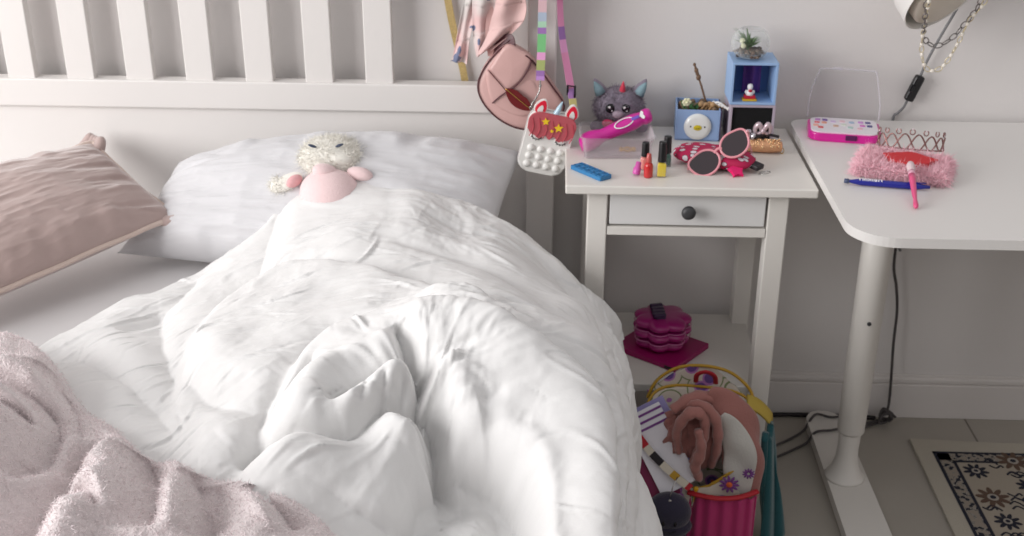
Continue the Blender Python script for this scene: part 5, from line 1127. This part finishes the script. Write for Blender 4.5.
# back panel flopping up behind the opening
bk = MB(); bk.grid(lambda u, v: Vector(((-.105+.21*u)*(1-.25*v*v), .066+.016*v+.012*math.sin(PI*u)-.006*math.sin(7*u)*v, .28+.05*math.sin(PI*u)**.6*v+.01*math.sin(5*u))), 40, 14)
bk.build('back_panel', FB, bp_, solid=.008)
b = MB(); b.tube(smooth_path([(-.105, .058, .272), (-.088, .074, .305), (-.05, .084, .331), (0, .088, .338), (.05, .084, .331), (.088, .074, .305), (.10, .060, .280)], 6), .0032, 8); b.build('panel_trim', YZ, bp_)
b = MB(); b.tube(smooth_path([(-.014, .070, .312), (-.012, .055, .336), (.004, .05, .346), (.020, .055, .336), (.024, .070, .312)], 6), .0050, 10, flat=.6); b.build('carry_handle', mat('red_trim', (176, 32, 44), .6), bp_)
# shoulder wings with yellow edge
b = MB(); b.grid(lambda u, v: Vector((.085+.05*v, .03+.05*u, .285-.035*v*v+.012*math.sin(PI*u))), 14, 10); b.build('yellow_side_tab', mat('mustard_fabric', (186, 160, 70), .7), bp_, solid=.004)
# front pocket with gathered pink nylon and red trim
b = MB(); b.grid(lambda u, v: Vector((.052+.062*math.sin((u-.5)*2.6)/math.sin(1.3), -.070-.022*math.cos((u-.5)*2.8)-.0035*math.sin(38*u)*(.6+.4*v)-.006*math.sin(PI*v), .012+.150*v)), 90, 20); b.build('front_pocket', HPP, bp_, solid=.002)
b = MB(); b.tube(smooth_path([(-.012, -.082, .160), (.02, -.094, .163), (.052, -.097, .165), (.085, -.090, .168), (.115, -.072, .172)], 6), .0065, 8, flat=.6); b.build('pocket_trim', RT, bp_)
# printed flowers on the front panel
b = MB(); 
for cx, cz, r in ((.062, .188, .019), (.095, .215, .012)):
    for k in range(11):
        a = 2*PI*k/11; b.sphere((cx+r*.6*math.cos(a), -.083+.05*(cz-.188), cz+r*.6*math.sin(a)), (r*.42, .0018, r*.15), E3(0, -math.degrees(a), 0), 12, 6)
b.build('flower_patch', mat('violet_print', (118, 66, 132), .7), bp_)
b = MB(); b.sphere((.062, -.0845, .188), (.006, .0025, .006)); b.build('flower_centre', mat('orange_print', (206, 96, 50), .6), bp_)
# strap with small coloured tabs along the left edge
b = MB(); ribbon(b, smooth_path([(-.128, -.045, .272), (-.090, -.068, .235), (-.045, -.090, .205), (-.008, -.094, .178)], 7), .014, nrm=(-.2, -1, .5), th=.003, mats=[0, 1, 0, 2, 0, 3, 0, 1]); b.build('trim_strap', [mat('cream_webbing', (206, 198, 182), .7), RT, mat('black_band', (34, 28, 32), .5), YZ], bp_)
# papers standing in the bag
def sheetbox(name, label, c, size, rot, m, cat):
    o = MB().box((0, 0, 0), size, bev=min(size)*.3).build(name, m); o.location = c; o.rotation_euler = rot; return tag(o, label, cat)
rt = (math.radians(-32), math.radians(-28), math.radians(8))
for k, (nm, lb, m, th, ct) in enumerate((('exercise_book', 'white exercise book with violet stripes sticking out of the backpack', mat('white_cover', (222, 220, 226), .5), .004, 'exercise book'), ('folder', 'lavender folder behind the white exercise book in the backpack', mat('lavender_card', (150, 142, 190), .5), .003, 'folder'), ('notebook', 'magenta covered notebook at the front of the papers in the backpack', mat('deep_magenta_cover', (120, 24, 70), .5), .006, 'notebook'))):
    dy = (0, .012, -.015)[k]; o = sheetbox(nm, lb, ((.188, -.528, .235), (.196, -.512, .240), (.176, -.540, .190))[k], ((.075, th, .16), (.075, th, .16), (.060, th, .11))[k], rt, m, ct)
    if k == 0:
        for z in (.045, .058, .071): q = MB().box((-.0, -.0026, z), (.075, .0006, .0045)).build('violet_stripe', mat('violet_print', (118, 66, 132), .7), o)
# pink hoodie spilling out
HD = mat('old_pink_jersey', (156, 104, 97), .9, bump=.5, bscale=220, sheen=.3); HW = mat('off_white_jersey', (196, 193, 187), .9, bump=.4, bscale=220, sheen=.2)
ho_ = thing('hoodie', 'old pink hooded sweatshirt with a white side panel stuffed into the backpack', 'hoodie', (.27, -.50, .20))
def lump(mb, c, r, seed, amp=.14, n=70, rot=None):
    R = rot or Matrix.Identity(3); mm = n//2
    def f(u, v):
        a, t = 2*PI*u, PI*v; d = Vector((math.sin(t)*math.cos(a), math.sin(t)*math.sin(a), math.cos(t)))
        q = 1-amp*abs(noise.noise(d*1.9+Vector((seed, 0, 0))))*2.2+amp*.5*noise.noise(d*4.5+Vector((0, seed, 0)))
        return Vector(c)+R @ Vector((d.x*r[0]*q, d.y*r[1]*q, d.z*r[2]*q))
    mb.grid(f, n, mm, closed_u=True)
b = MB(); lump(b, (.262, -.492, .250), (.062, .050, .078), 3); lump(b, (.225, -.50, .238), (.045, .040, .07), 8, .2); b.build('crumpled_body', HD, ho_)
b = MB()
for P_, R_ in (([(.222, -.535, .235), (.215, -.54, .285), (.235, -.545, .325), (.262, -.545, .318), (.262, -.550, .27), (.245, -.555, .225)], .013), ([(.285, -.525, .20), (.29, -.545, .26), (.282, -.545, .315), (.255, -.53, .335), (.222, -.515, .315)], .013), ([(.25, -.56, .30), (.258, -.567, .262), (.25, -.565, .222), (.262, -.555, .19)], .013), ([(.205, -.52, .315), (.24, -.51, .335), (.275, -.505, .335), (.30, -.515, .31)], .014)):
    pp_ = smooth_path(P_, 6); b.tube(pp_, [R_*(.75+.35*math.sin(PI*i/(len(pp_)-1))+.12*math.sin(i*1.7)) for i in range(len(pp_))], 12, flat=.7)
b.build('hood', HD, ho_)
def slv(u, v):
    P = [Vector(p) for p in ((.27, -.500, .330), (.305, -.512, .318), (.332, -.525, .275), (.345, -.535, .215), (.346, -.54, .155), (.336, -.545, .105))]
    s = smooth_path(P, 8); i = min(int(v*(len(s)-1)), len(s)-2); t = v*(len(s)-1)-i; c = s[i].lerp(s[i+1], t); w = .024+.014*math.sin(PI*min(1, v*1.12))
    a = 2*PI*u; d = (s[i+1]-s[i]).normalized(); x = Vector((d.z, 0, -d.x)).normalized()*-1; y = d.cross(x)
    k = 1+.10*math.sin(3*a+9*v)+.07*math.sin(23*v+2*a); return c+x*math.cos(a)*w*k+y*math.sin(a)*w*.62*k
b = MB(); b.grid(slv, 40, 60, closed_u=True); b.build('sleeve', HD, ho_)
def pan(u, v):
    vv = .20+.70*v; w = math.sin(PI*(.06+.88*v))**.5; q = slv(.31+(u-.5)*.27*w, vv); c = (slv(0, vv)+slv(.5, vv))/2; return c+(q-c)*1.07
b = MB(); b.grid(pan, 16, 50); b.build('white_panel', HW, ho_, solid=.002)
world_children(ho_)
# navy plush with a smile
nvp = thing('plush_toy', 'dark navy round plush with a smiling face hanging at the front of the backpack', 'plush toy', (.205, -.585, .10), math.radians(-4))
NVF = mat('navy_plush', (38, 34, 54), .9, bump=.5, bscale=300, sheen=.3)
b = MB(); b.sphere((0, 0, .035), (.042, .030, .040)); b.sphere((0, .002, .005), (.045, .030, .022)); b.build('head', NVF, nvp)
b = MB(); b.sphere((0, .008, -.045), (.040, .030, .050)); b.build('body', mat('dark_violet_plush', (58, 36, 74), .9, sheen=.3), nvp)
for x in (-.010, .012):
    b = MB(); b.sphere((x, -.0285, .028), (.0028, .0015, .0055)); b.build('eye', BK, nvp)
b = MB(); b.tube([(-.014+.028*i/10, -.0305+.0*i, .014-.005*math.sin(PI*i/10)) for i in range(11)], .0010, 6); b.build('smile', BK, nvp)
b = MB(); b.sphere((-.0, -.014, .069), (.003, .002, .003)); b.tube([(0, -.010, .072), (.004, .0, .09), (.012, .012, .105)], .0012, 6); b.build('hanging_loop', SVM, nvp)
# teal cloth behind on the right
b = MB(); TL_ = mat('teal_jersey', (22, 80, 86), .9, bump=.5, bscale=200, sheen=.3)
b.grid(lambda u, v: Vector((.392+.030*(v)+.022*(u-.5)*(1+1.2*v), -.495+.05*(u-.5)+.008*math.sin(9*u+3*v), .255*(1-v)+.003*v+.006*math.sin(8*u))), 30, 40)
o = recentre(b.build('teal_garment', TL_, solid=.012)); tag(o, 'dark teal garment hanging down at the right of the backpack', 'garment')
